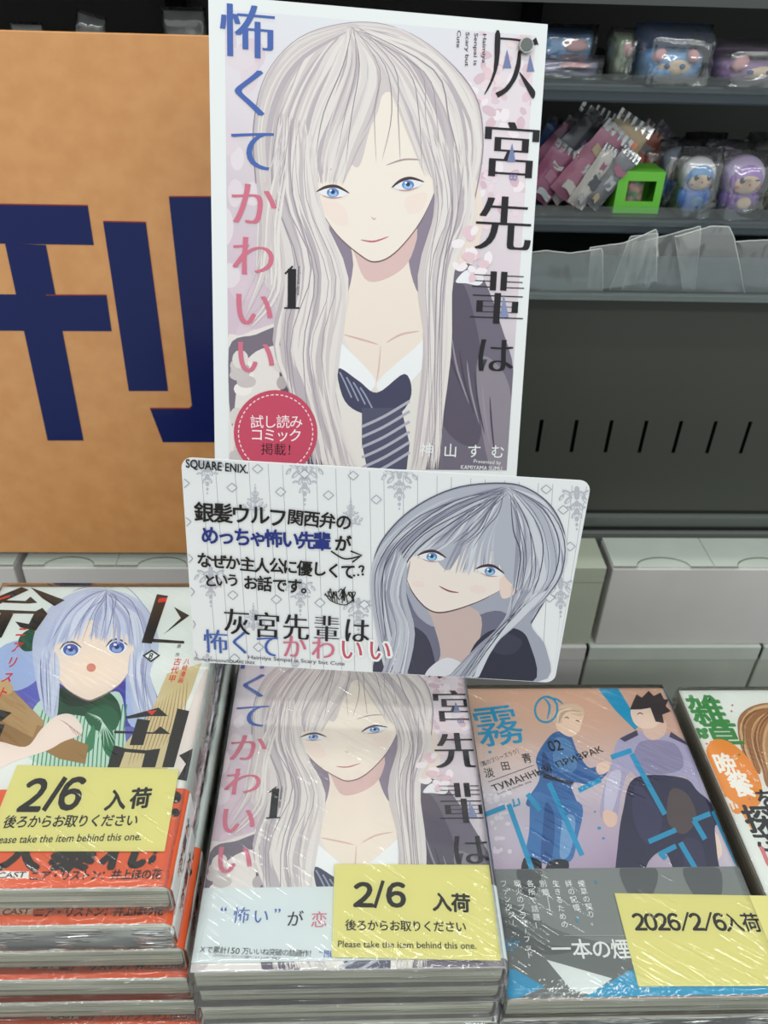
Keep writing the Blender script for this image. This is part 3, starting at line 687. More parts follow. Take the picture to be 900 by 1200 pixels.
A.ell(107, 783, 5.5, 5, (214, 134, 116)); A.rib([(110, 769), (113, 770)], 1, (220, 170, 150))
A.rib([(64, 788), (77, 807), (100, 821), (115, 819), (139, 804), (152, 787)], 1.1, (150, 120, 130))
h1 = [(206, 212, 234), (188, 194, 222), (218, 222, 238), (176, 180, 212)]
A.strands([(126, 694), (100, 698), (70, 720), (50, 762)], [(126, 694), (112, 710), (100, 730), (92, 750)], 26, h1, 4.5, 2, 41)
A.strands([(126, 694), (118, 712), (110, 730), (104, 748)], [(128, 694), (150, 706), (170, 724), (178, 764)], 28, h1, 4.5, 2, 42)
A.strands([(52, 758), (46, 790), (50, 836)], [(66, 764), (70, 790), (64, 840)], 12, h1, 4, 2, 43); A.strands([(152, 764), (152, 800), (160, 836)], [(172, 760), (168, 790), (182, 836)], 12, h1, 4, 2, 44)
A.strands([(126, 694), (104, 702), (80, 722), (58, 756)], [(128, 694), (150, 704), (166, 722), (174, 750)], 11, [(124, 124, 164)], .9, 3, 45)
A.strands([(44, 770), (44, 800), (50, 836)], [(60, 770), (62, 800), (62, 838)], 4, [(124, 124, 164)], .9, 1, 46); A.strands([(158, 770), (158, 800), (164, 836)], [(176, 770), (174, 800), (178, 836)], 4, [(124, 124, 164)], .9, 1, 47)
A.rib([(84, 694), (110, 686), (126, 690)], 1, (130, 140, 180)); A.rib([(126, 690), (150, 690), (176, 720), (186, 738)], .9, (150, 160, 196))
# scrolls in the arm, hand
A.poly([(-8, 800), (6, 800), (52, 846), (44, 868), (10, 850), (-8, 838)], (182, 146, 100), False); A.poly([(-8, 838), (10, 850), (44, 868), (30, 880), (-8, 880)], (150, 112, 66), False)
A.poly([(44, 850), (60, 856), (104, 874), (100, 896), (70, 890), (36, 872)], (160, 120, 70), False); A.ell(6, 806, 10, 8, (206, 172, 124), .6)
A.poly([(-8, 870), (30, 876), (48, 856), (66, 840), (84, 838), (96, 852), (94, 862), (74, 870), (56, 880), (20, 892), (-8, 902)], (244, 224, 216))
for q in range(4): A.rib([(70 + q * 6, 844 + q * 4), (80 + q * 5, 850 + q * 4), (88 + q * 3, 862 + q * 2)], .9, (186, 140, 130))
# pinned paper panel on the right
A.poly([(196, 790), (236, 778), (224, 812), (206, 850), (196, 905), (130, 900), (150, 868), (176, 838)], (214, 196, 152), False)
for q in range(12): A.rib([(150 + q * 5, 900 - q * 3), (160 + q * 5, 866 - q * 2), (176 + q * 4, 830 - q * 3)], 1, (160, 110, 70))
A.poly([(238, 790), (244, 800), (226, 900), (206, 900), (216, 850)], (232, 218, 214))

c1_art = A
L1 = Art(P1, A.z + 2e-5, clip=(.0003, .0003, BW - .001, BL - .0003)); BK = (30, 24, 22); RD = (222, 48, 36)
def stroke(P, c=BK): L1.poly(P, c, False)
# heavy slanted brush letters
stroke([(-4, 700), (28, 684), (34, 692), (8, 704), (-6, 712)]); stroke([(36, 689), (76, 704), (64, 711), (50, 702)]); stroke([(6, 704), (30, 705), (36, 700), (44, 707), (34, 708), (4, 707)])
stroke([(-6, 715), (42, 717), (50, 713), (56, 720), (42, 740), (24, 736), (18, 729), (34, 732), (40, 720), (-6, 719)]); stroke([(2, 717), (16, 720), (2, 748), (-8, 748), (-4, 732)])
stroke([(184, 697), (197, 699), (178, 755), (166, 754)]); stroke([(204, 712), (222, 722), (196, 741), (192, 744), (212, 725)]); stroke([(176, 749), (216, 752), (216, 755), (174, 753)])
stroke([(146, 841), (186, 830), (197, 840), (176, 840), (150, 843)]); stroke([(161, 843), (176, 845), (168, 874), (152, 874)]); stroke([(134, 857), (180, 859), (188, 852), (200, 861), (134, 860)])
stroke([(208, 831), (222, 834), (204, 900), (190, 900)]); stroke([(134, 874), (148, 878), (140, 900), (126, 900)]); stroke([(146, 878), (172, 880), (188, 878), (182, 900), (166, 900), (170, 884), (146, 882)])
stroke([(-8, 830), (14, 836), (2, 846), (-8, 846)]); stroke([(-8, 848), (6, 850), (-2, 870), (-8, 870)]); stroke([(210, 886), (226, 878), (228, 886), (222, 916), (208, 914), (218, 896)])
L1.poly([(172, 834), (184, 833), (178, 839)], RD, False); L1.poly([(-4, 703), (12, 698), (12, 700), (-4, 705)], RD, False); L1.poly([(186, 702), (196, 701), (195, 706), (185, 707)], RD, False)
L1.line('ニアリスト', (26, 741), (4, 812), 13, RD, vertical=True, off=.02, rot=-6)
L1.line('古代甲', (208, 776), (202, 796), 9, RD, vertical=True, off=.01); L1.line('八岐漫画', (219, 776), (212, 798), 7, RD, vertical=True, off=.01); L1.line('原作', (210, 758), (208, 768), 5, BK, vertical=True)
L1.poly([(167, 769), (178, 762), (188, 769), (177, 777)], (40, 40, 44), False); L1.poly([(170, 769.5), (178, 764.5), (185, 769), (177, 774.5)], (238, 240, 240), False); L1.char('8', 177, 769.5, 10, INK, off=.02)

def obi_row(A):
    A.poly([(-8, 1023), (35, 1023), (34, 1031), (-8, 1031)], (238, 238, 236), False)
    A.latin('CAST', (-2, 1027.5), (31, 1026.5), 9, BK, off=.02)
    A.line('ニア・リストン：井上ほの花', (42, 1028), (184, 1026), 12.5, BK, off=.03)
OA = Art(P1, T1 + .0011, clip=(.0003, .0006, BW - .001, OBI1 - .0003)); obi_row(OA)
for ch, x in (('大', 27), ('暴', 88), ('れ', 146)): OA.char(ch, x, 1000, 44, BK, w=54, off=.05)
OA.char('!', 186, 993, 50, BK, w=40, off=.05, slant=.3)
for y, r in ((936, 7), (954, 5)): OA.ell(206, y, r, r, BK)
def spine1(A, T):
    A.uvgrid(.002, .0005, BL - OBI1 - .0002, T - .0004, table([[(222, 226, 224)] * 6, [(222, 226, 224), (190, 170, 180), (228, 224, 214), (206, 190, 170), (226, 228, 226), (190, 200, 196)], [(222, 226, 224)] * 6]), 12, 12)
    A.uvgrid(.030, .0060, .064, T - .003, lambda a, b: BK, 2, 8); A.uvgrid(.108, .0035, .122, T - .006, lambda a, b: BK, 2, 8)
    A.uvgrid(BL - OBI1 + .0003, .0005, BL - .0006, T - .0004, lambda a, b: (226, 228, 226), 2, 12)
def vtext_spine(A, txt, u0, step, v, h, rgb, off=.02):
    for i, ch in enumerate(txt):
        V, F = glyph(ch, off); A.raw([(u0 + i * step - (y - .38) * h, v - (x - .5) * h) for x, y in V], F, [rgb] * len(V), ncop(off, 0))
SA1 = Art(lambda a, b: (a, b), 0); spine1(SA1, T1)
vtext_spine(SA1, '凶乱令嬢', .036, .0085, T1 * .60, .0072, (226, 226, 224)); vtext_spine(SA1, 'ニア・リストン', .067, .0055, T1 * .5, .005, RD)
vtext_spine(SA1, '大暴れ', BL - OBI1 + .012, .0085, T1 * .5, .0075, BK, .03); vtext_spine(SA1, '井上ほの花', BL - .03, .0045, T1 * .55, .0042, (196, 60, 50))
SHARE = {}
def share(o, key):
    """alike pieces share one mesh"""
    if key in SHARE: old = o.data; o.data = SHARE[key]; bpy.data.meshes.remove(old)
    else: SHARE[key] = o.data
    return o
def clone(key, name, parent):
    o = bpy.data.objects.new(name, SHARE[key]); COL.objects.link(o); o.parent = parent; return o
def build_book1(root, T, k):
    if k == 0:
        SHARE['pb1'] = page_block(T, root).data; cv = wrap('cover', T, .0003, .0004, 0, BL, M_COV1, root); SHARE['cv1'] = cv.data
        ob = wrap('paper_band', T, .0009, .0004, .0002, OBI1, M_OBI1, root); SHARE['ob1'] = ob.data
        c1_art.build('cover_picture', M_PRINTG, cv); L1.build('title_lettering', M_PRINTG, cv)
        SHARE['ol1'] = OA.build('band_lettering', M_PRINTG, ob).data
        SHARE['sp1'] = put_spine(SA1, T, cv, OBI1).data
    else:
        clone('pb1', 'page_block', root); cv = clone('cv1', 'cover', root); ob = clone('ob1', 'paper_band', root); clone('ol1', 'band_lettering', ob); clone('sp1', 'spine_print', cv)
stack(X1, Y1, T1, 9, build_book1, J1, '@ orange-banded comic in the left stack with the blue-haired girl cover', 'comics in the left stack', 3, 6)

# ---- stack 2: the comic of the poster, white band
T2 = .01543
X2, Y2 = -.0647, .1612
M_COV2 = mat('cover_lilac', (214, 206, 216), .4, spec=.4)
M_OBI2 = mat('band_white', (214, 221, 224), .4, spec=.4)
M2 = Matrix.Translation(CAM + Vector((X2, Y2, RISER + 7 * T2)))
P2t = book_P(M2, T2)
def P2(px, py):
    u, v = PO.P(px, py)
    return ((u - ART_U0) / (ART_U1 - ART_U0) * BW, (v - ART_V0) / (ART_V1 - ART_V0) * BL)
C2A = Art(P2, T2 + .00035, clip=CLIPB); cover_woman(C2A, False)
C2T = Art(P2, C2A.z + 2e-5, clip=CLIPB); cover_title(C2T)
OBI2 = P2t(400, 1040)[1]
O2 = Art(P2t, T2 + .0011, clip=(.0003, .0006, BW - .001, OBI2 - .0003))
for ch, x, y, c in [('“', 262, 1071, BLUE), ('怖', 283, 1074, BLUE), ('い', 306, 1075, BLUE), ('”', 325, 1073, BLUE), ('が', 346, 1078, INK), ('恋', 374, 1079, PINK), ('に', 404, 1080, PINK), ('な', 430, 1080, PINK), ('る', 456, 1080, PINK)]:
    O2.char(ch, x, y, 20, c, off=-.004, mincho=.012)
O2.line('Xで累計', (238, 1114), (262, 1115), 8.6, INK); O2.latin('150', (267.5, 1115), (281, 1116), 10, INK); O2.line('万いいね突破の話題作！', (288, 1116), (366, 1119), 8.6, INK)
O2.line('（スクウェア・エニックス調べ／2026年1月時点）', (250, 1121), (330, 1125), 3.6, (60, 60, 66))
O2.line('“怖い”', (376, 1119), (398, 1120), 10, BLUE, off=.008)
S2 = Art(lambda a, b: (a, b), 0)
S2.uvgrid(.002, .003, BL - .001, T2 - .003, table([[(206, 196, 210)] * 2, [(226, 220, 228)] * 2]), 1, 1)
vtext_spine(S2, '灰宮先輩は怖くてかわいい', .02, .0085, T2 * .5, .0078, INK)
def build_book2(root, T, k):
    if k == 0:
        SHARE['pb2'] = page_block(T, root).data; cv = wrap('cover', T, .0003, .0004, 0, BL, M_COV2, root); SHARE['cv2'] = cv.data
        ob = wrap('paper_band', T, .0009, .0004, .0034, OBI2, M_OBI2, root); SHARE['ob2'] = ob.data
        C2A.build('cover_picture', M_PRINTG, cv); C2T.build('title_lettering', M_PRINTG, cv); O2.build('band_lettering', M_PRINTG, ob)
        SHARE['sp2'] = put_spine(S2, T, cv, OBI2).data
    else:
        clone('pb2', 'page_block', root); cv = clone('cv2', 'cover', root); clone('ob2', 'paper_band', root); clone('sp2', 'spine_print', cv)
J2 = [(0, 0, 0), (.0003, .0012, .0), (-.0004, .0004, .004), (.0006, .0012, -.003), (0, .0006, 0), (.0008, .001, 0), (0, .0004, 0), (.0004, .001, 0)]
stack(X2, Y2, T2, 8, build_book2, J2, '@ white-banded comic in the middle stack, same pale-haired woman as the poster', 'comics in the middle stack', 17, 5)

# ---- stack 3: two men in uniform, grey band
T3 = .01668
X3, Y3 = .0685, .1660
M_COV3 = mat('cover_peach', (214, 186, 176), .4, spec=.4)
M_OBI3 = mat('band_grey', (128, 132, 132), .42, spec=.4)
M3 = Matrix.Translation(CAM + Vector((X3, Y3, RISER + 4 * T3)))
P3 = book_P(M3, T3)
A = Art(P3, T3 + .00035, clip=CLIPB); CY = (28, 150, 196)
A.uvgrid(.0003, .0003, BW - .001, BL - .0003, table([[(216, 176, 154), (218, 172, 148), (212, 166, 144)], [(214, 180, 164), (212, 176, 160), (206, 168, 156)], [(216, 206, 212), (206, 190, 200), (200, 178, 182)], [(206, 194, 210), (180, 160, 186), (206, 192, 208)], [(180, 150, 176), (160, 130, 160), (210, 200, 214)], [(150, 140, 150), (150, 140, 150), (160, 150, 160)]]), 8, 12)
R = random.Random(9)
for i in range(60): A.ell(R.uniform(556, 600), R.uniform(925, 1000), R.uniform(1.5, 5), R.uniform(1, 3.5), (226, 218, 228), n=8)
A.poly([(700, 806), (724, 806), (750, 850), (744, 856), (722, 834)], CY, False); A.poly([(776, 806), (800, 808), (820, 860), (806, 840)], CY, False)
# left man, blue tunic
A.poly([(640, 868), (652, 858), (668, 862), (676, 880), (690, 900), (706, 896), (712, 906), (694, 920), (670, 918), (676, 940), (682, 955), (660, 950), (634, 948), (616, 942), (632, 914), (628, 890)], (52, 100, 160))
A.poly([(650, 866), (668, 870), (676, 896), (668, 906), (650, 898)], (84, 130, 180)); A.poly([(636, 880), (646, 900), (644, 912), (636, 910)], (36, 72, 124)); A.poly([(638, 907), (672, 917), (672, 921), (636, 912)], (30, 34, 60), False)
A.poly([(624, 930), (650, 936), (682, 944), (676, 985), (668, 1010), (640, 1012), (616, 1008), (620, 975)], (62, 116, 176)); A.poly([(640, 940), (650, 960), (646, 1008), (634, 1008), (636, 970)], (40, 86, 146)); A.poly([(660, 960), (674, 960), (668, 1000), (656, 1004)], (120, 160, 204))
A.poly([(614, 1006), (634, 1010), (630, 1030), (612, 1030)], (28, 30, 46)); A.poly([(644, 1010), (666, 1010), (660, 1032), (636, 1034)], (30, 32, 48))
A.poly([(666, 832), (654, 840), (651, 850), (656, 858), (668, 864), (678, 858), (682, 846), (684, 836), (676, 828)], (236, 206, 186)); A.poly([(649, 846), (650, 834), (660, 826), (676, 826), (685, 834), (680, 840), (662, 836), (656, 848)], (216, 190, 168))
A.strands([(650, 846), (652, 834), (664, 827)], [(658, 848), (664, 836), (684, 836)], 9, [(232, 208, 186), (196, 166, 146)], 1.6, 1, 2)
A.rib([(661, 842), (664, 841), (667, 843)], 1.3, (70, 60, 70)); A.rib([(674, 845), (677, 845), (679, 847)], 1.2, (70, 60, 70)); A.rib([(669, 854), (673, 854)], 1, (150, 90, 90))
A.poly([(700, 896), (712, 893), (714, 902), (706, 908), (699, 905)], (234, 200, 184))
# right man, lavender shirt, navy trousers
A.poly([(724, 868), (744, 858), (768, 858), (792, 864), (812, 872), (826, 900), (834, 930), (852, 958), (840, 968), (822, 956), (806, 926), (800, 910), (756, 918), (738, 905), (728, 930), (722, 960), (704, 958), (706, 930), (716, 896)], (174, 166, 198))
A.poly([(750, 870), (790, 872), (800, 900), (770, 908), (744, 900)], (146, 138, 172)); A.poly([(712, 910), (728, 906), (718, 950), (708, 950)], (200, 194, 216)); A.poly([(812, 880), (830, 920), (840, 950), (824, 930)], (196, 190, 214))
A.poly([(708, 950), (722, 954), (722, 966), (714, 970), (707, 962)], (232, 196, 180)); A.poly([(826, 974), (840, 978), (846, 1000), (836, 1010), (822, 1000)], (240, 214, 198))
A.poly([(744, 912), (800, 912), (820, 930), (858, 960), (852, 972), (838, 968), (840, 1000), (842, 1040), (800, 1040), (780, 1000), (760, 1010), (748, 1045), (722, 1040), (724, 990), (730, 950)], (42, 38, 72))
A.poly([(786, 926), (806, 932), (816, 960), (800, 978), (782, 962)], (86, 70, 74)); A.poly([(746, 920), (776, 960), (760, 990), (742, 960)], (56, 52, 90)); A.poly([(800, 985), (822, 990), (826, 1030), (806, 1030)], (54, 50, 84))
A.poly([(752, 846), (764, 842), (780, 846), (778, 862), (764, 868), (754, 860)], (222, 190, 176))
A.poly([(740, 830), (742, 846), (752, 854), (768, 852), (776, 840), (776, 826), (760, 820)], (236, 208, 194))
A.poly([(738, 832), (742, 822), (746, 814), (752, 818), (760, 810), (766, 816), (774, 812), (778, 820), (788, 820), (780, 828), (786, 834), (776, 838), (778, 848), (768, 846), (762, 830), (750, 832)], (58, 48, 52), False)
A.rib([(746, 838), (750, 836), (754, 838)], 1.3, (60, 50, 60)); A.rib([(748, 848), (753, 848)], 1, (150, 90, 90)); A.poly([(726, 866), (746, 856), (748, 862), (732, 870)], (70, 66, 90), False); A.poly([(786, 858), (812, 870), (808, 874), (784, 864)], (70, 66, 90), False)
for q in range(16): A.rib([(R.uniform(735, 830), R.uniform(960, 1010)), (R.uniform(735, 830), R.uniform(960, 1010))], .8, (110, 108, 140), smooth=False)
c3 = A
L3 = Art(P3, A.z + 2e-5, clip=CLIPB)
def bar(x0, y0, x1, y1, wd=6): L3.rib([(x0, y0), (x1, y1)], wd, CY, 'none', smooth=False)
for b_ in [(569, 955, 592, 946), (596, 943, 627, 1030), (618, 931, 633, 950), (643, 918, 682, 1003), (678, 927, 704, 914), (716, 888, 740, 880), (740, 884, 779, 955), (760, 987, 792, 973), (772, 1002, 792, 992), (773, 1000, 780, 1007), (797, 988, 832, 1048), (812, 962, 832, 954), (813, 962, 826, 984), (836, 951, 897, 1056)]: bar(*b_)
for x0, y0, x1, y1 in [(601, 937, 603, 946), (607, 936, 609, 943), (601, 946, 609, 943)]: bar(x0, y0, x1, y1, 2)
L3.char('霧', 583, 850, 50, CY, w=58, off=.006, rot=8); L3.ring(640, 832, 13, 15, 2.4, CY, .2); L3.rib([(637, 818), (644, 828), (641, 844)], 2.6, CY); L3.rib([(640, 818), (652, 820), (660, 826)], 2.2, CY)
L3.line('〔霧のブリーズラク〕', (562, 897), (608, 880), 6, (50, 44, 60)); L3.char('淡', 573, 906, 12, INK, off=.012, rot=6); L3.char('田', 592, 898, 11, INK, off=.012, rot=6); L3.char('青', 617, 889, 12, INK, off=.012, rot=6)
L3.latin('ТУМАННЫЙ', (577, 925), (645, 900), 10, INK, off=.016); L3.latin('ПРИЗРАК', (652, 897), (705, 878), 9, INK, off=.016); L3.latin('born to kindle one', (583, 931), (622, 916), 3.5, INK)
L3.rib([(572, 917), (626, 897)], .7, (60, 56, 70), 'none', smooth=False); L3.char('02', 650, 874, 17, (20, 24, 40), off=.02, rot=8)
for x, y, r in [(702, 971, 2.4), (707, 983, 1.8), (697, 952, 1.4), (574, 882, 2)]: L3.ell(x, y, r, r * .8, CY, n=10)
for i in range(34): L3.ell(852 + R.gauss(0, 9), 1030 + R.gauss(0, 6), R.uniform(.6, 2.2), R.uniform(.5, 1.8), CY, n=6)
OBI3 = P3(650, 1019)[1]
G3 = Art(P3, T3 + .0011, clip=(.0003, .0006, BW - .001, OBI3 - .0003))
G3.poly([(560, 1060), (612, 1066), (660, 1094), (760, 1112), (950, 1110), (950, 1180), (560, 1180)], (104, 108, 108)); G3.poly([(585, 1075), (634, 1106), (680, 1112), (640, 1120), (590, 1100)], (84, 88, 90))
G3.poly([(606, 1019), (634, 1019), (626, 1052), (612, 1046)], (86, 88, 92)); G3.poly([(726, 1019), (768, 1019), (764, 1050), (744, 1060)], (90, 92, 96)); G3.poly([(800, 1019), (842, 1019), (842, 1060), (820, 1060)], (90, 92, 96))
G3.poly([(640, 1126), (717, 1148), (690, 1167), (668, 1160)], (222, 226, 226), False)
G3.poly([(590, 1136), (604, 1138), (638, 1158), (606, 1172), (588, 1174)], CY, False); G3.poly([(688, 1168), (735, 1140), (752, 1134), (800, 1150), (930, 1152), (930, 1190), (684, 1186)], CY, False)
for q in range(12): G3.rib([(592, 1172), (600 + q * 4, 1140 + q * 1.6)], 1, (170, 220, 240), 'both', smooth=False)
for i in range(120): 
    x, y = R.gauss(672, 20), R.gauss(1160, 9); G3.poly([(x, y), (x + R.uniform(-3, 3), y + 2), (x + 3, y - R.uniform(0, 3))], (226, 230, 230), False)
for i in range(50):
    x, y = R.gauss(725, 24), R.gauss(1162, 5); G3.poly([(x, y), (x + R.uniform(-3, 3), y + 2), (x + 3, y - R.uniform(0, 3))], (226, 238, 242), False)
for i in range(26): G3.ell(597 + R.gauss(0, 7), 1108 + R.gauss(0, 6), R.uniform(.8, 2), R.uniform(.6, 1.6), CY, n=6)
WT = (232, 234, 234)
for t, p0, p1 in [('煙草の契り。', (681, 1037), (695, 1082)), ('絆の記憶、', (666, 1037), (678, 1074)), ('生きるための', (651, 1037), (661, 1085)), ('別離', (636, 1037), (639, 1047)), ('各所で話題！', (621, 1037), (630, 1086)), ('戦火のブラザーフッド、', (606, 1037), (622, 1130)), ('ファンタジー、', (590, 1037), (603, 1092))]:
    G3.line(t, p0, p1, 8.5, WT, vertical=True, off=.01)
for ch, x in (('一', 657), ('本', 681), ('の', 704), ('煙', 727)): G3.char(ch, x, 1113.5, 24, WT, off=.016)
G3.rib([(641, 1052), (644, 1068)], .8, WT, 'none', smooth=False); G3.rib([(660, 1098), (736, 1098)], .6, (180, 184, 184), 'none', smooth=False)
G3.ell(698, 1035, 1.6, 1.4, CY, n=8); G3.ell(676, 1080, 1.8, 1.6, CY, n=8)
S3 = Art(lambda a, b: (a, b), 0); S3.uvgrid(.002, .003, BL - .001, T3 - .003, lambda a, b: (206, 180, 170), 1, 1); vtext_spine(S3, '霧のブラザーフッド', .02, .0085, T3 * .5, .0078, INK)
def build_book3(root, T, k):
    if k == 0:
        SHARE['pb3'] = page_block(T, root).data; cv = wrap('cover', T, .0003, .0004, 0, BL, M_COV3, root); SHARE['cv3'] = cv.data
        ob = wrap('paper_band', T, .0009, .0004, .0004, OBI3, M_OBI3, root); SHARE['ob3'] = ob.data
        c3.build('cover_picture', M_PRINTG, cv); L3.build('title_lettering', M_PRINTG, cv); G3.build('band_print', M_PRINTG, ob)
        SHARE['sp3'] = put_spine(S3, T, cv, OBI3).data
    else:
        clone('pb3', 'page_block', root); cv = clone('cv3', 'cover', root); clone('ob3', 'paper_band', root); clone('sp3', 'spine_print', cv)
stack(X3, Y3, T3, 5, build_book3, [(0, 0, 0), (.0003, .0006, 0), (-.0003, .001, .003)], '@ grey-banded comic with cyan title strokes and two uniformed men, right-hand stack', 'comics in the grey-banded stack', 29, 3)

# ---- stack 4: white cover with green and orange title, cut by the frame
T4 = .01668
X4, Y4 = .2042, .1640
M_COV4 = mat('cover_plain_white', (232, 234, 230), .4, spec=.4)
M4 = Matrix.Translation(CAM + Vector((X4, Y4, RISER + 4 * T4)))
P4 = book_P(M4, T4)
A = Art(P4, T4 + .00035, clip=CLIPB); GR, OR = (66, 140, 74), (236, 146, 62)
A.uvgrid(.0003, .0003, BW - .001, BL - .0003, lambda a, b: (232, 234, 230), 1, 1)
A.poly([(905, 824), (884, 827), (869, 836), (864, 850), (868, 876), (878, 896), (890, 908), (892, 896), (902, 926), (950, 930), (1010, 900), (1000, 850), (960, 826)], (160, 112, 76))
A.strands([(930, 828), (884, 832), (868, 856), (884, 900)], [(940, 828), (920, 850), (910, 880), (916, 920)], 30, [(190, 146, 104), (140, 92, 62), (214, 176, 134), (160, 112, 76)], 4, 2, 51)
A.rib([(872, 852), (872, 880), (884, 905)], 1, (90, 70, 60)); A.poly([(930, 850), (990, 850), (985, 890), (955, 905), (930, 890)], (240, 214, 196))
A.poly([(900, 960), (960, 930), (1020, 960), (1080, 1060), (930, 1060)], (200, 206, 214))

c4 = A; L4 = Art(P4, A.z + 2e-5, clip=CLIPB)
L4.char('雑', 828, 832, 34, GR, w=42, off=.03); L4.char('草', 848, 862, 32, GR, w=42, off=.03)
for dx, dy in ((-4, -3), (4, -3), (-3, 3), (5, 3)): L4.ell(821 + dx, 860 + dy, 4.4, 3.6, GR)
L4.ell(847, 850, 6, 3.4, GR, .4); L4.ell(836, 852, 5, 2.6, GR, 1.0)
c0 = Vector(P4(830, 886)); c1 = Vector(P4(890, 926)); mid = (c0 + c1) / 2; ax = (c1 - c0) / 2; L4.uvpoly([tuple(mid + Vector((.0135 * math.cos(a), .0235 * math.sin(a)))) for a in [i * math.pi / 18 for i in range(36)]], OR)
L4.char('晩', 850, 896, 26, (244, 244, 240), off=.03); L4.char('餐', 868, 920, 28, (244, 244, 240), off=.03)
L4.ell(850, 932, 3.4, 2.6, OR); L4.rib([(866, 944), (884, 975)], 4, OR, 'none', smooth=False)
for q in range(3): L4.rib([(855 + q * 4, 942 - q * 1.5), (859 + q * 4, 952 - q * 1.5)], 1.6, OR, 'none', smooth=False)
L4.ell(864, 951, 5, 3.4, OR)
for ch, x, y, h in [('を', 898, 936, 22), ('探', 890, 960, 32), ('さ', 896, 986, 26), ('し', 905, 1006, 30)]: L4.char(ch, x, y, h, INK if ch != 'し' else (214, 120, 126), w=h * 1.2, off=.03)
for x, y, c in [(858, 827, PINK), (831, 820, INK), (828, 872, PINK), (844, 936, PINK), (878, 937, PINK), (866, 885, GR), (849, 926, OR), (857, 834, PINK)]: L4.ell(x, y, 1.5, 1.2, c, n=8)
L4.line('ばんさん', (861, 888), (885, 914), 6, (244, 244, 240), vertical=True)
S4 = Art(lambda a, b: (a, b), 0); S4.uvgrid(.002, .003, BL - .001, T4 - .003, lambda a, b: (232, 234, 230), 1, 1); vtext_spine(S4, '雑草晩餐を探し', .02, .0095, T4 * .5, .0085, GR)
def build_book4(root, T, k):
    if k == 0:
        SHARE['pb4'] = page_block(T, root).data; cv = wrap('cover', T, .0003, .0004, 0, BL, M_COV4, root); SHARE['cv4'] = cv.data
        c4.build('cover_picture', M_PRINTG, cv); L4.build('title_lettering', M_PRINTG, cv); SHARE['sp4'] = put_spine(S4, T, cv).data
    else:
        clone('pb4', 'page_block', root); clone('sp4', 'spine_print', clone('cv4', 'cover', root))
stack(X4, Y4, T4, 5, build_book4, [(0, 0, 0), (-.0004, 0, 0)], '@ white comic with green and orange title cut off by the right frame edge', 'comics in the rightmost stack', 41, 1)

# ------------------------------------------------------------------ yellow notices lying on the comics
def notice(corners, zrel, dz, label, fn, rw=None):
    """corners in pixels TL TR BR BL on the plane of the cover; local frame x right, y up the sheet"""
    z = zrel + dz; q = [on_z(*c, z) for c in corners]
    O = q[3]; U = (q[2] - q[3]).normalized(); V = Vector((0, 0, 1)).cross(U)
    M = Matrix.Translation(O) @ Matrix((U, V, Vector((0, 0, 1)))).transposed().to_4x4(); Mi = M.inverted()
    r = empty('arrival_notice', M, label, 'notice', 'yellow arrival notices')
    pts = [Mi @ p for p in q]; t = .0003
    V_ = [(p.x, p.y, 0) for p in pts] + [(p.x, p.y, t) for p in pts]
    mesh_obj('notice_sheet', V_, [(3, 2, 1, 0)[::-1], (4, 5, 6, 7)[::-1]] + [(i, (i + 1) % 4, 4 + (i + 1) % 4, 4 + i) for i in range(4)], M_YEL, r)
    def P(px, py): p = Mi @ on_z(px, py, z + t); return (p.x, p.y)
    A = Art(P, t + 2e-5); fn(A); A.build('notice_lettering', M_PRINT, r); return r
M_YEL = mat('yellow_paper', (222, 214, 138), .5, spec=.3)
def n1(A):
    [A.char(c_, x_, y_, 47, BK, w=46, off=.035) for c_, x_, y_ in (('２', 40, 931), ('６', 84, 929))]; A.rib([(51, 950), (77, 911)], 5.5, BK, 'none', smooth=False); A.line('入荷', (136, 937), (165, 935), 25, BK, off=.035)
    A.line('後ろからお取りください', (12, 963), (155, 961), 15, BK, off=.022); A.latin('Please take the item behind this one.', (-9, 984), (166, 980), 12, BK, off=.012)
def n2(A):
    [A.char(c_, x_, y_, 37, BK, w=40, off=.035) for c_, x_, y_ in (('２', 426, 1048), ('６', 464, 1048))]; A.rib([(439, 1064), (449, 1032)], 4.2, BK, 'none', smooth=False); A.line('入荷', (518, 1057), (540, 1058), 23, BK, off=.035)
    A.line('後ろからお取りください', (411, 1084), (540, 1086), 13.5, BK, off=.022); A.latin('Please take the item behind this one.', (396, 1106), (558, 1108), 11, BK, off=.012)
def n3(A):
    [A.char(c_, 749 + 13.4 * i_, 1080, 25, BK, w=25, off=.03) for i_, c_ in enumerate('２０２６ ２ ６') if c_ != ' ']; [A.rib([(x_ - 3, 1091), (x_ + 3, 1069)], 2.6, BK, 'none', smooth=False) for x_ in (803, 830)]; A.line('入荷', (859, 1081), (880, 1081), 22, BK, off=.02)
notice([(20, 897), (210, 902), (193, 998), (-20, 998)], -.308, .0014, 'slanted yellow notice on the left comic with the orange band, lettered 2/6', n1)
notice([(392, 1013), (573, 1014), (587, 1126), (389, 1122)], -.34, .0014, 'yellow notice lettered 2/6 on the white-banded comic below the card', n2)
notice([(720, 1047), (900, 1050), (944, 1156), (748, 1156)], -.38, .0014, 'yellow notice lettered 2026/2/6 on the grey-banded comic', n3)
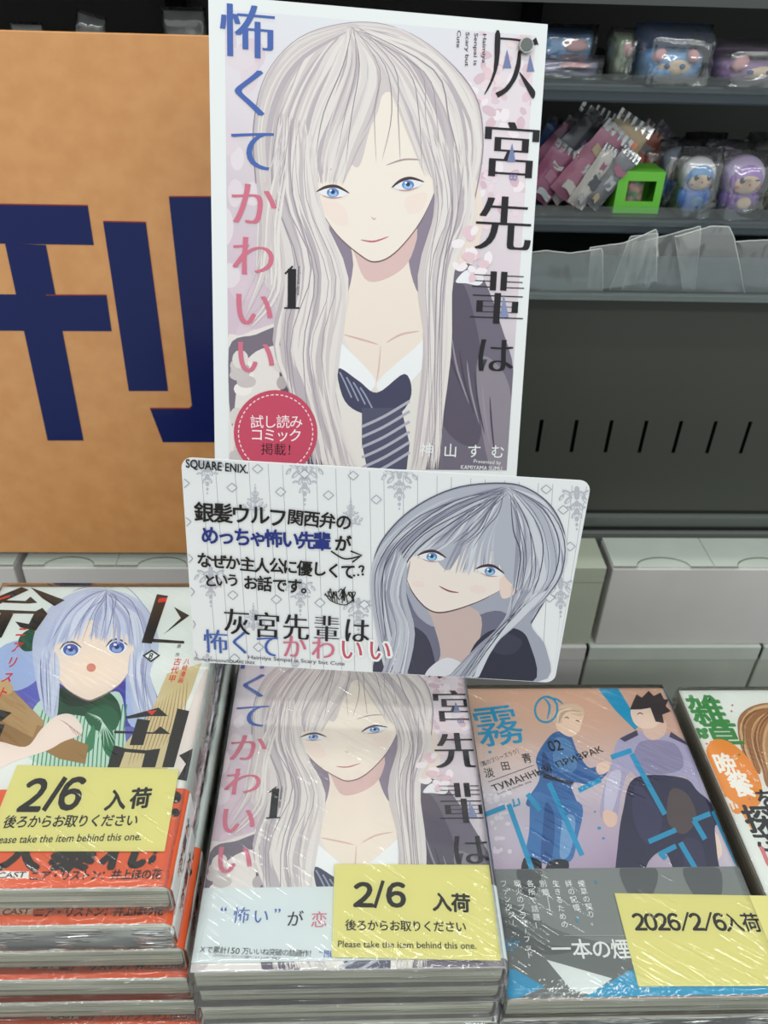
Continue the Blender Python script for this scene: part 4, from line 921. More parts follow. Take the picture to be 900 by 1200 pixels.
# ------------------------------------------------------------------ table, risers, stands
M_TABLE = mat('table_top', (88, 90, 90), .45, bump=.05)
M_DARK = mat('dark_metal', (66, 68, 68), .42, .0, var=.15, scale=6, spec=.5)
def b3(name, x0, x1, y0, y1, z0, z1, m, parent, bev=.0):
    """box given relative to the camera position, made local to its parent"""
    L = parent.matrix_world.translation if parent else Vector((0, 0, 0))
    o = box(name, tuple(CAM + Vector((x0, y0, z0)) - L), tuple(CAM + Vector((x1, y1, z1)) - L), m, parent, bev); return o
tb = empty('display_table', CAM + Vector((0, .27, -HZ)), 'low grey display table carrying the comic stacks and the white boxes', 'table')
b3('table_top', -.62, .72, -.02, .618, -.668, -.640, M_TABLE, tb, .002)
for x in (-.58, .68):
    for y in (.02, .58): b3('leg', x - .018, x + .018, y - .018, y + .018, -HZ, -.668, M_DARK, tb)
rs = empty('display_riser', CAM + Vector((0, .26, -.640)), 'dark riser block under the comic stacks', 'riser')
b3('riser_body', -.34, .46, .12, .395, -.640, RISER, M_DARK, rs, .003)
# clear easel behind the middle stack that holds the poster, and a clip foot for the card
ez = empty('acrylic_easel', CAM + Vector((.01, .46, -.640)), 'clear acrylic easel behind the poster', 'stand')
def slab(name, c0, c1, wd, t, m, parent, s=(1, 0, 0)):
    """flat bar between two points"""
    a, b = CAM + Vector(c0), CAM + Vector(c1); L = parent.matrix_world.translation
    d = (b - a).normalized(); s = Vector(s); n = s.cross(d).normalized()
    bm = bmesh.new(); vs = []
    for p in (a, b):
        for i, j in ((-1, -1), (1, -1), (1, 1), (-1, 1)): vs.append(bm.verts.new(p - L + s * i * wd / 2 + n * j * t / 2))
    for f in ((0, 1, 2, 3), (4, 5, 6, 7), (0, 1, 5, 4), (1, 2, 6, 5), (2, 3, 7, 6), (3, 0, 4, 7)): bm.faces.new([vs[i] for i in f])
    return bm_obj(name, bm, m, parent)
dvec = Vector(PO.V)
pc = PO.O - CAM + PO.U * .091 - PO.N * .0035 + PO.V * .1
slab('back_plate', tuple(pc), tuple(pc + PO.V * .158), .10, .002, ACRYL, ez, PO.U)
bot = pc + PO.V * .158
slab('post', (bot.x, bot.y, bot.z + .002), (bot.x, .42, -.6395), .04, .003, ACRYL, ez)
b3('foot', bot.x - .05, bot.x + .05, .405, .50, -.640, -.637, ACRYL, ez)
lip = PO.O - CAM + PO.V * (PO.h + .0016) + PO.U * .091
slab('ledge', tuple(lip - PO.N * .006), tuple(lip + PO.N * .006), .10, .002, ACRYL, ez, PO.U)
cb = CA.O - CAM + CA.U * (.1 * KC) + CA.V * (CA.h * .8)
cs = empty('card_clip', CAM + Vector((.01, .36, cb.z - .01)), 'clear arm joining the back of the card to the acrylic easel', 'clip')
slab('clip_plate', tuple(cb - CA.N * .0016 - CA.V * .03), tuple(cb - CA.N * .0016 + CA.V * .012), .04, .0012, ACRYL, cs, CA.U)
slab('arm', (cb.x, cb.y + .003, cb.z), (cb.x, .4035, cb.z), .02, .003, ACRYL, cs)

# ------------------------------------------------------------------ big orange sign with blue letter
BO = Sheet(on_y(0, 648, .566), (1, .0, 0), (0, -.09, -1), 1, 1)
_w = lambda x, y: BO.P(x, y)
u1 = BO.P(252, 648)[0] + .055; vtop = BO.P(120, 38)[1]; vbot = BO.P(120, 648)[1]; u0 = BO.P(0, 648)[0] - .16
bd = empty('orange_signboard', BO.M @ Matrix.Translation(((u0 + u1) / 2, vbot, 0)), 'large orange card sign with a thick blue character, left behind the poster', 'sign')
SH = Vector(((u0 + u1) / 2, vbot))
M_ORANGE = mat('orange_board', (222, 160, 102), .3, bump=.15, scale=60, var=.1, rgb2=(214, 150, 92), spec=.5, coat=.3)
bm = box_bm((u0 - SH.x, 0, -.004), (u1 - SH.x, vtop - vbot, 0), .0008)
bm_obj('sign_board', bm, M_ORANGE, bd)
M_BLUE = print_mat('sign_blue_ink', .3, .1, .35)
def PB(x, y): u, v = BO.P(x, y); return (u - SH.x, v - SH.y)
A = Art(PB, .0004, clip=(u0 - SH.x + .001, 0, u1 - SH.x - .001, 2)); SB = (5, 26, 90)
def stick(P): A.poly([(x, y - 1.4) for x, y in P], (150, 50, 40), False); A.poly(P, SB, False)
A.poly([(-90, 238), (103, 241), (110, 287), (-84, 284)], SB, False); A.poly([(-70, 344), (125, 346), (131, 388), (-66, 387)], SB, False)
A.poly([(6, 285), (54, 287), (98, 516), (56, 516)], SB, False)
stick([(121, 260), (171, 261), (197, 458), (151, 458)]); stick([(198, 231), (300, 231), (320, 518), (191, 518), (176, 479), (222, 479), (225, 476)])
A.poly([(-90, 237), (103, 240), (103, 241.4), (-90, 238.4)], (150, 50, 40), False); A.poly([(54, 345), (125, 345), (125, 346.2), (54, 346.2)], (150, 50, 40), False)
A.build('sign_letter', M_BLUE, bd)

# ------------------------------------------------------------------ shelving unit
SY = .62
sh = empty('display_shelving', CAM + Vector((.05, .75, -HZ)), 'dark grey metal shelving unit with slotted lower panel behind the comics', 'shelving')
zy = lambda py, y=SY, px=760: (on_y(px, py, y) - CAM).z
SX0, SX1 = -.72, .86
M_SHELF = mat('shelf_metal', (74, 78, 76), .38, var=.12, scale=5)
M_EDGE = mat('shelf_edge', (58, 68, 76), .35)
M_PANEL = mat('slotted_panel', (68, 70, 64), .45, var=.1, scale=4)
M_BLACK = mat('matt_black', (22, 22, 24), .7)  # plain black of the uprights, slot backing and base rail strips
M_BACK = mat('back_panel', (116, 118, 113), .5, var=.15, scale=4)
b3('back_panel', SX0, SX1, .86, .872, -.62, .35, M_BACK, sh)
for x in (-.16, .158, .62, -.5): b3('upright', x - .008, x + .008, .845, .86, -.60, .35, M_BLACK, sh)
for x in (SX0, SX1): b3('side_panel', x - .006, x + .006, .60, .87, -HZ, .35, M_DARK, sh)
za, za1 = zy(99), zy(121)
zb, zb1 = zy(257), zy(274)
TY = .602                      # the tray stands a little proud of the shelves above it
zc, zc1 = zy(344, TY), zy(352, TY)
for z1, z0, nm in ((za, za1, 'shelf'), (zb, zb1, 'shelf')):
    b3(nm, SX0, SX1, SY + .002, .86, z1 - .004, z1, M_SHELF, sh)
    b3('shelf_edge', SX0, SX1, SY - .002, SY + .006, z0, z1, M_EDGE, sh, .0015)
b3('shelf', SX0, SX1, TY + .002, .86, zc - .004, zc, mat('lower_shelf', (92, 102, 100), .35), sh)
b3('shelf_edge', SX0, SX1, TY - .003, TY + .006, zc1, zc, mat('lower_edge', (120, 128, 124), .35), sh, .001)
b3('shelf', SX0, SX1, SY + .0, .86, zy(2) - .002, zy(2) + .010, M_SHELF, sh)
for z, px, yy in ((za, 88, SY), (zb, 243, SY), (zc, 300, TY)): b3('clear_lip', SX0 + .01, SX1 - .01, yy - .0045, yy - .0035, z - .004, zy(px, yy - .004), ACRYL, sh)
# slotted front panel
pt, pb_ = zc1, zy(598)
cols = []; zs1, zs0 = zy(493), zy(531)
xs = [((on_y(a, 512, SY) - CAM).x) for a in (632, 672, 713, 753.5, 794, 834, 874)]
step = (xs[-1] - xs[0]) / 6; xs = [xs[0] + step * i for i in range(-12, 16) if SX0 + .02 < xs[0] + step * i < SX1 - .02]
hw = .0017; V = []; F = []
def quad(x0, x1, z0, z1): n = len(V); V.extend([(x0, 0, z0), (x1, 0, z0), (x1, 0, z1), (x0, 0, z1)]); F.append((n, n + 1, n + 2, n + 3))
quad(SX0, SX1, zs1, pt); quad(SX0, SX1, pb_, zs0); edges = [SX0] + sum([[x - hw, x + hw] for x in xs], []) + [SX1]
for i in range(0, len(edges), 2): quad(edges[i], edges[i + 1], zs0, zs1)
L = sh.matrix_world.translation
V = [tuple(CAM + Vector((x, SY, z)) - L) for x, y, z in V]
o = mesh_obj('slotted_panel', V, F, M_PANEL, sh); md = o.modifiers.new('thick', 'SOLIDIFY'); md.thickness = .0012; md.offset = -1
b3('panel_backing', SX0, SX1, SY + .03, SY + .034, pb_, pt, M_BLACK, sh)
M_RAIL = mat('rail_metal', (92, 98, 94), .3)
r0, r1 = zy(601), zy(616); b3('base_rail', SX0, SX1, SY - .004, SY + .01, r1, r0, M_RAIL, sh, .003)
b3('base_rail', SX0, SX1, SY - .001, SY + .01, r0, pb_, M_BLACK, sh)
b3('base_rail', SX0, SX1, SY - .002, SY + .01, r1 - .004, r1, M_BLACK, sh); b3('base_shelf', SX0, SX1, SY - .006, .86, r1 - .022, r1 - .004, mat('base_grey', (112, 116, 112), .45), sh, .001)
b3('base_panel', SX0, SX1, SY + .004, SY + .012, -HZ, r1 - .022, M_DARK, sh)

# ------------------------------------------------------------------ white storage boxes
BY = .56
M_BOXF = mat('box_front_card', (222, 217, 216), .5, var=.06, scale=14); M_BOXG = mat('box_green_card', (190, 196, 178), .5, var=.06, scale=14)
M_LID = mat('box_lid_card', (206, 213, 204), .45, var=.08, scale=20); M_BOXD = mat('box_lower_card', (196, 201, 188), .4, var=.1, scale=16)
M_SEAM = mat('card_edge_brown', (92, 78, 62), .8)
def zyb(py, y=BY): return (on_y(800, py, y) - CAM).z
zt_, zm_ = zyb(665), zyb(755)
def storage_box(x0, x1, z0, z1, depth, m, label, notch=True, loc_y=BY, bend=0.0):
    r = empty('storage_box', CAM + Vector(((x0 + x1) / 2, loc_y + depth / 2, z0)), label, 'box', 'white storage boxes')
    hwx = (x1 - x0) / 2; hd = depth / 2; H = z1 - z0
    box('box_body', (-hwx, -hd, 0), (hwx, hd, H - .002), m, r, .0012)
    if notch:
        # inner flap, visible through the thumb cuts
        box('inner_flap', (-hwx + .001, -hd + .0012, H - .0018), (hwx - .001, hd - .001, H - .0009), M_LID, r)
        for sx in (-1, 1):
            a, b = (-hwx + .0006, -.0004) if sx < 0 else (.0004, hwx - .0006)
            c = (a + b) / 2 if sx < 0 else (a + b) / 2; rr = (b - a) * .27; pts = [(a, -hd + .0003)]
            pts += [(c - rr * math.cos(math.radians(q)), -hd + .0003 + rr * .55 * math.sin(math.radians(q))) for q in range(0, 181, 15)]
            pts += [(b, -hd + .0003), (b, hd), (a, hd)]
            bm = bmesh.new(); f = bm.faces.new([bm.verts.new((x, y, H - .0007)) for x, y in pts])
            e = bmesh.ops.extrude_face_region(bm, geom=[f]); [setattr(g.co, 'z', H) for g in e['geom'] if isinstance(g, bmesh.types.BMVert)]
            bm_obj('lid_flap', bm, M_LID, r)
            # worn brown cut edge of the flap
            V = [(x, y - .0003, H + .00012) for x, y in pts[:15]] + [(x, y + .0009, H + .00015) for x, y in pts[:15]]
            mesh_obj('cut_edge', V, [(i, i + 1, 16 + i, 15 + i) for i in range(14)], M_SEAM, r)
    else: box('lid_flap', (-hwx, -hd - .0006, H - .018), (hwx, hd, H), M_LID if m is M_BOXD else m, r, .001)
    return r
xb = lambda px, py: (on_y(px, py, BY) - CAM).x
xl = xb(702, 720); W1 = xb(935, 720) - xl
names = ['white storage box right behind the comics with two thumb-cut lid flaps, upper row', 'greenish storage box beside the card\'s right edge, upper row', 'white storage box hidden mostly behind the card and poster, upper row',
         'white storage box under the orange sign, upper row', 'white storage box at the left frame edge under the orange sign']
xL = (on_y(22, 668, BY) - CAM).x; WL = (xl - W1 - xL) / 2
spans = [(xl + .003, xl + W1 - .002), (xl - W1 + .002, xl - .003), (xL + WL + .001, xl - W1 - .001), (xL + .003, xL + WL - .001), (xL - W1, xL - .004)]
for i, ((a, b_), lab) in enumerate(zip(spans, names)):
    storage_box(a, b_, zm_ + .0004, zt_, .044, M_BOXG if i == 1 else M_BOXF, lab, i != 1)
storage_box(xl + W1 + .004, xl + 2 * W1 - .004, zm_ + .0004, zt_, .044, M_BOXF, 'white storage box cut by the right frame edge, upper row')
W2 = xb(893, 755) - xb(689, 755); x2 = xb(689, 755)
for i, lab in ((0, 'shiny greenish storage box of the lower row behind the uniformed-men comic'), (1, 'lower-row storage box at the right frame edge'), (-1, 'grey lower-row storage box below the card\'s right edge'), (-2, 'lower-row storage box hidden behind the middle stack'), (-3, 'lower-row storage box hidden behind the left stack')):
    storage_box(x2 + i * W2 + .0015, x2 + (i + 1) * W2 - .0015, -.6395, zm_ - .0004, .05, M_BOXD if i != -1 else M_BOXF, lab, False, BY - .003)

# ------------------------------------------------------------------ goods on the shelves
def soft_bag(name, M, w, h, d, parent, m, seed, amp=.12, pinch=True, nx=12, nz=10):
    """puffy pouch standing in x-z with thickness d in y, local origin at its base centre"""
    bm = bmesh.new(); g = {}
    for s in (-1, 1):
        for i in range(nx + 1):
            for k in range(nz + 1):
                a, b = i / nx * 2 - 1, k / nz * 2 - 1; e = (1 - abs(a) ** 4) * (1 - abs(b) ** 4); e = max(e, 0) ** .5
                if (i in (0, nx) or k in (0, nz)) and s == 1: g[(s, i, k)] = g[(-1, i, k)]; continue
                rx = 1 - .06 * abs(b) ** 6; nv = noise.noise(Vector((a * 2 + seed, b * 2, s))) * amp
                g[(s, i, k)] = bm.verts.new((a * w / 2 * rx, s * d / 2 * e * (1 + nv * 2), (b + 1) / 2 * h * (1 - .05 * abs(a) ** 6) + nv * h * .15 * e))
        for i in range(nx):
            for k in range(nz):
                f = [g[(s, i, k)], g[(s, i + 1, k)], g[(s, i + 1, k + 1)], g[(s, i, k + 1)]]
                if len(set(f)) == 4: bm.faces.new(f)
    for v in bm.verts: v.co.z = max(v.co.z, 0)
    o = bm_obj(name, bm, m, parent, True)
    if M is not None: o.matrix_local = M
    return o
def film_bag(parent, w, h, d, seed, zoff=0.0):
    """crumpled clear bag around a thing, with a flat sealed top"""
    bm = bmesh.new(); nx, nz = 12, 12; g = {}
    for s in (-1, 1):
        for i in range(nx + 1):
            for k in range(nz + 1):
                a, b = i / nx * 2 - 1, k / nz * 2 - 1
                e = max((1 - abs(a) ** 6), 0) ** .5 * (1 if b < .6 else max(1 - (b - .6) / .4, 0)) 
                if i in (0, nx) and s == 1: g[(s, i, k)] = g[(-1, i, k)]; continue
                n = noise.noise(Vector((a * 3 + seed, b * 4, s * 2))) * .22
                g[(s, i, k)] = bm.verts.new((a * w / 2 * (1 + n * .1), s * (d / 2) * e * (1 + n) + .001 * s, max((b + 1) / 2 * h + n * h * .08 * (b > -.9), .0002) + zoff))
        for i in range(nx):
            for k in range(nz): bm.faces.new([g[(s, i, k)], g[(s, i + 1, k)], g[(s, i + 1, k + 1)], g[(s, i, k + 1)]])
    return bm_obj('clear_bag', bm, BAG, parent, True)
def blob(name, c, r, m, parent, seg=18, n=0.0, seed=0):
    bm = bmesh.new(); bmesh.ops.create_uvsphere(bm, u_segments=seg, v_segments=seg // 2 + 2, radius=1)
    for v in bm.verts:
        k = 1 + n * noise.noise(v.co * 2 + Vector((seed, 0, 0)))
        v.co = Vector((c[0] + v.co.x * r[0] * k, c[1] + v.co.y * r[1] * k, c[2] + v.co.z * r[2] * k))
    return bm_obj(name, bm, m, parent, True)
M_LB = mat('plush_light_blue', (120, 168, 222), .8, bump=.6, scale=700); M_NB = mat('plush_mid_blue', (62, 104, 166), .8, bump=.6, scale=700)
M_PK = mat('plush_pink', (216, 160, 168), .8); M_CR = mat('plush_cream', (226, 200, 176), .8); M_LI = mat('plush_lilac', (150, 118, 170), .8, bump=.6, scale=700); M_LI2 = mat('plush_dark_lilac', (98, 72, 110), .8)
M_EYB = mat('eye_blue', (50, 90, 150), .4); M_EYK = mat('eye_black', (20, 20, 26), .3)
def shelf_z(py): return {0: za, 1: zb}[py]
def at_shelf(px, Y, z):
    """point on a shelf plane (height z) at depth Y under picture column px"""
    lo, hi = 0., 600.
    for _ in range(40):
        m_ = (lo + hi) / 2
        if (on_y(px, m_, Y) - CAM).z > z: lo = m_
        else: hi = m_
    return on_y(px, lo, Y), lo
def px_m(px, py, Y): return (on_y(px + 1, py, Y) - on_y(px, py, Y)).length
def pouch(px0, px1, ptop, Y, cols_, label, seed, ears=True):
    c, py = at_shelf((px0 + px1) / 2, Y, za); k = px_m((px0 + px1) / 2, py, Y); w_ = (px1 - px0) * k
    ztop = (on_y(px0, ptop, Y) - CAM).z - za; c = c + Vector((0, 0, .0005))
    r = empty('plush_pouch', c, label, 'pouch', 'bagged plush pouches on the top shelf')
    hB = ztop * .62
    soft_bag('pouch_front', Matrix.Translation((0, 0, 0)), w_, hB, .030, r, cols_[0], seed)
    soft_bag('pouch_back', Matrix.Translation((0, .022, 0)), w_ * 1.02, ztop, .024, r, cols_[1], seed + 3)
    if ears:
        for s in (-1, 1): o = blob('ear', (0, 0, 0), (w_ * .10, .004, w_ * .075), M_PK, r); o.matrix_local = Matrix.Translation((s * w_ * .24, -.016, hB * .86)) @ Matrix.Rotation(s * .6, 4, 'Y')
        fp = blob('face_patch', (0, -.0125, hB * .48), (w_ * .29, .004, hB * .28), M_CR, r)
        for s in (-1, 1): blob('eye', (s * w_ * .11, -.0166, hB * .52), (w_ * .04, .0016, hB * .09), M_EYB, fp, 10)
    film_bag(r, w_ * 1.1, ztop * 1.12, .064, seed)
    return r
pouch(738, 818, 34, .645, (M_LB, M_NB), 'light blue plush pouch with pink ears in a clear bag on the top shelf', 1)
pouch(826, 925, 50, .645, (M_LI, M_LI2), 'purple plush pouch with pink ears at the right end of the top shelf', 5)
def side_pack(px0, px1, ptop, Y, m, m2, label, seed, tilt=0, z=None, zz=0, cat='packet', name='plush_packet'):
    z = za if z is None else z
    c, py = at_shelf((px0 + px1) / 2, Y, z); k = px_m((px0 + px1) / 2, py, Y); w_ = (px1 - px0) * k; h = (on_y(px0, ptop, Y) - CAM).z - z - zz
    r = empty(name, c + Vector((0, 0, .0006 + zz)), label, cat)
    soft_bag('soft_body', Matrix.Rotation(tilt, 4, 'Y'), w_, h, .026, r, m, seed)
    blob('patch', (w_ * .12, -.012, h * .66), (w_ * .22, .006, h * .16), m2, r)
    film_bag(r, w_ * 1.12, h * 1.1, .036, seed); return r
side_pack(708, 733, 38, .648, mat('plush_olive', (120, 136, 110), .8), M_PK, 'narrow olive and pink pouch seen edge-on beside the light blue pouch', 8)
side_pack(612, 700, 66, .648, mat('plush_grey_lilac', (140, 136, 168), .8), M_PK, 'grey-lilac wrapped plush lying under a light blue one beside the poster, top shelf', 9)
side_pack(625, 690, 33, .668, M_LB, M_PK, 'light blue wrapped plush with pink patch behind the top right of the poster', 10)

# foil and film packets leaning on the middle shelf
M_FOIL = mat('silver_foil', (176, 178, 180), .22, .7, bump=.5, scale=40)
def packet(pxb, pxt, ptop, Y, wd, m, m2, label, seed, yaw=0):
    """flat printed packet leaning to the right; pxb = base column, pxt = top column"""
    c, py = at_shelf(pxb, Y, zb); top = on_y(pxt, ptop, Y); v = top - c; h = v.length; ang = math.atan2(v.x, v.z)
    M = Matrix.Translation(c + Vector((0, 0, .001 + abs(math.sin(ang)) * wd / 2))) @ Matrix.Rotation(yaw, 4, 'Z') @ Matrix.Rotation(ang, 4, 'Y')
    r = empty('wrapped_packet', M, label, 'packet', 'wrapped packets leaning on the middle shelf')
    bm = bmesh.new(); nx, nz = 6, 12; R = random.Random(seed); rows = []
    for s in (-1, 1):
        gr = [[bm.verts.new(((i / nx - .5) * wd, s * .0035 * max(0, (1 - abs(i / nx * 2 - 1) ** 3) * (1 - abs(k / nz * 2 - 1) ** 5)) + .002 * noise.noise(Vector((i * .6 + seed, k * .7, s))), k / nz * h)) for i in range(nx + 1)] for k in range(nz + 1)]
        for k in range(nz):
            for i in range(nx): bm.faces.new((gr[k][i], gr[k][i + 1], gr[k + 1][i + 1], gr[k + 1][i]))
    bm_obj('packet_body', bm, m, r, True)
    R2 = random.Random(seed + 5)
    for q in range(3):
        z0 = h * (.10 + q * .27); z1 = z0 + h * R2.uniform(.08, .2); x0 = wd * R2.uniform(-.42, -.1); x1 = wd * R2.uniform(.1, .42)
        bm = bmesh.new(); gp = [[bm.verts.new((x0 + (x1 - x0) * i / 5, -.0040 - .0004 * math.sin(i * 2 + k_ * 3 + seed), z0 + (z1 - z0) * k_ / 3 + .001 * math.sin(i + q))) for i in range(6)] for k_ in range(4)]
        for k_ in range(3):
            for i in range(5): bm.faces.new((gp[k_][i], gp[k_][i + 1], gp[k_ + 1][i + 1], gp[k_ + 1][i]))
        bm_obj('printed_panel', bm, [m2, M_FOIL, pm(int(seed) % 10)][(q + int(seed)) % 3], r, True)
    bm = bmesh.new(); n = 10; prev = None
    for i in range(n + 1):
        x = (i / n - .5) * wd * 1.02; y = -.002 + .0014 * (i % 2); q = [bm.verts.new((x, y, h * .93)), bm.verts.new((x, y + .002, h * 1.06))]
        if prev: bm.faces.new((prev[0], q[0], q[1], prev[1]))
        prev = q
    bm_obj('crimped_seal', bm, M_FOIL, r)
    return r
PKC = [(70, 72, 80), (150, 96, 118), (176, 172, 168), (60, 104, 180), (196, 180, 184), (168, 148, 120), (140, 80, 110), (110, 112, 118), (222, 130, 110), (120, 96, 150)]
def pm(i): return mat('packet_ink_' + 'abcdefghij'[i], PKC[i], .28, 0, bump=.4, scale=60, coat=.5)
pk = [(640, 668, 160, .700, .04, 3, 4, 'dark blue packet leaning at the far left of the middle shelf, beside the poster'), (652, 700, 150, .690, .034, 7, 2, 'grey packet with silver top leaning behind the pile, middle shelf'),
      (628, 680, 178, .672, .036, 6, 4, 'mauve packet leaning next to the poster edge, middle shelf'), (636, 704, 168, .662, .034, 0, 2, 'dark grey silver-edged packet in the middle of the leaning pile'),
      (640, 700, 200, .650, .026, 4, 1, 'pale packet lying lowest in the leaning pile'), (656, 722, 172, .642, .026, 1, 2, 'pink-edged packet with bright silver side in the leaning pile'),
      (684, 742, 158, .650, .030, 5, 2, 'beige and silver packet with crimped top next to the green box'), (688, 738, 190, .636, .016, 7, 5, 'thin dark packet standing against the green box'),
      (716, 768, 168, .690, .026, 8, 4, 'packet with coral tip leaning over the green box'), (730, 782, 176, .705, .03, 9, 2, 'violet packet behind the green box'),
      (624, 664, 188, .648, .024, 6, 2, 'mauve packet lowest at the poster edge, middle shelf'), (664, 712, 146, .676, .024, 2, 0, 'white packet poking up at the top of the leaning pile'), (700, 730, 158, .668, .020, 3, 5, 'blue packet standing behind the beige and silver one'), (672, 716, 184, .637, .014, 2, 6, 'narrow silver packet in front of the leaning pile')]
for i, (a, b_, t, Y, wd, c1_, c2_, lab) in enumerate(pk): packet(a, b_, t, Y, wd, pm(c1_), pm(c2_), lab, i * 3.1)
# green window box
c, py = at_shelf(744, .634, zb); k = px_m(744, py, .634); gw = 53 * k; gh = (on_y(744, 203, .634) - CAM).z - zb; gd = .030
gb = empty('gift_box', c + Vector((0, gd / 2, .0004)), 'bright green cardboard box with a square window showing a green cylinder', 'box')
M_GREEN = mat('green_card', (104, 190, 62), .5)
bm = bmesh.new(); hw_ = gw / 2; fy = -gd / 2; wx0, wx1, wz0, wz1 = -hw_ * .55, hw_ * .68, gh * .30, gh * .80
def bx(bm, a, b): return box_bm(a, b, 0, 2, bm)
tk = .0008
bx(bm, (-hw_, fy, 0), (hw_, fy + tk, wz0)); bx(bm, (-hw_, fy, wz1), (hw_, fy + tk, gh)); bx(bm, (-hw_, fy, wz0), (wx0, fy + tk, wz1)); bx(bm, (wx1, fy, wz0), (hw_, fy + tk, wz1))
bm_obj('front_panel', bm, M_GREEN, gb)
box('side_panel', (-hw_, fy + tk, 0), (-hw_ + tk, gd / 2, gh), M_GREEN, gb); box('side_panel', (hw_ - tk, fy + tk, 0), (hw_, gd / 2, gh), M_GREEN, gb)
box('back_panel', (-hw_ + tk, gd / 2 - tk, 0), (hw_ - tk, gd / 2, gh), M_GREEN, gb); box('lid', (-hw_, fy, gh), (hw_, gd / 2, gh + tk), M_GREEN, gb); box('base_panel', (-hw_ + tk, fy + tk, 0), (hw_ - tk, gd / 2 - tk, tk), M_GREEN, gb)
ct = empty('patterned_cylinder', gb.matrix_world.translation + Vector((-hw_ * .12, -.003, tk)), 'dark green patterned cylinder inside the green window box', 'cup')
disc('cup_body', .0085, 0, gh * .82, mat('cup_green', (66, 112, 88), .4, var=.6, rgb2=(190, 140, 134), scale=160), ct, 24, .001); disc('cup_lid', .0078, gh * .82, gh * .9, mat('cup_lid', (150, 160, 150), .4), ct, 24, .001)

# round-bodied dolls in clear bags
def doll(px, ptop, Y, hood, body, rim, label, seed, wink=False, scale=1.0):
    c, py = at_shelf(px, Y, zb); k = px_m(px, py, Y); H = ((on_y(px, ptop, Y) - CAM).z - zb); rH = H * .36 * scale
    r = empty('round_doll', c + Vector((0, 0, .0004)), label, 'doll', 'bagged round dolls on the middle shelf')
    bz = H * .26
    blob('body', (0, 0, bz), (rH * .78, rH * .66, bz), body, r, 24)
    blob('hood', (0, 0, H * .66), (rH, rH * .84, rH * .94), hood, r, 24); blob('hood_rim', (0, -rH * .18, H * .65), (rH * .86, rH * .76, rH * .80), rim, r, 24)
    fc = blob('face', (0, -rH * .30, H * .62), (rH * .74, rH * .70, rH * .62), M_CR, r, 24)
    for s in (-1, 1):
        if wink and s > 0: blob('eye', (s * rH * .34, -rH * .93, H * .68), (rH * .13, rH * .05, rH * .03), M_EYK, fc, 10)
        else: blob('eye', (s * rH * .34, -rH * .93, H * .67), (rH * .13, rH * .06, rH * .14), M_EYK, fc, 12); blob('eye_glint', (s * rH * .30, -rH * .985, H * .70), (rH * .04, rH * .03, rH * .04), mat('glint_white', (240, 240, 240), .3), fc, 8)
        blob('cheek', (s * rH * .48, -rH * .86, H * .55), (rH * .09, rH * .04, rH * .06), mat('cheek_red', (200, 90, 90), .6), fc, 10)
        blob('arm', (s * rH * .7, -rH * .25, H * .30), (rH * .24, rH * .22, H * .15), body, r, 12)
    blob('nose', (0, -rH * 1.0, H * .60), (rH * .05, rH * .05, rH * .05), mat('cheek_red', (200, 90, 90), .6), fc, 8)
    blob('belly_badge', (rH * .12, -rH * .62, bz * .95), (rH * .34, rH * .08, rH * .26), rim if not wink else M_CR, r, 14)
    film_bag(r, rH * 2.35, H * 1.12, rH * 2.3, seed); return r
MW = mat('doll_white', (222, 218, 226), .4); MBL = mat('doll_blue', (52, 116, 206), .3); MLL = mat('doll_lilac', (196, 180, 216), .4); MVI = mat('doll_violet', (130, 92, 176), .3); MCY = mat('doll_sky', (96, 150, 206), .35)
doll(806, 181, .640, MW, MBL, MCY, 'small blue-bodied round doll with white hood in a clear bag', 2, scale=.92)
doll(858, 184, .640, MLL, MVI, mat('rim_violet', (160, 120, 196), .35), 'winking lilac-hooded round doll with violet body in a clear bag', 4, True, 1.12)
doll(908, 182, .645, MW, mat('doll_olive', (150, 150, 110), .4), mat('rim_green', (96, 140, 110), .4), 'white-hooded round doll cut by the right frame edge', 6)
doll(836, 172, .672, MLL, MVI, MLL, 'lilac-hooded doll in the second row between two dolls', 8)
doll(784, 172, .676, mat('doll_greyblue', (150, 156, 180), .4), MBL, MW, 'grey-hooded doll in the second row left of the blue one', 10)
doll(884, 164, .690, mat('doll_mix', (170, 160, 168), .4), mat('doll_darkgreen', (50, 110, 60), .4), MW, 'grey-hooded doll in the back row behind the winking doll', 12)
doll(760, 168, .70, mat('doll_mauve', (130, 120, 150), .4), MVI, MW, 'dim mauve doll in the back row behind the green box', 14)
doll(812, 163, .705, mat('doll_dim', (110, 106, 128), .4), MVI, MW, 'dim hooded doll in the back row behind the blue one', 16)

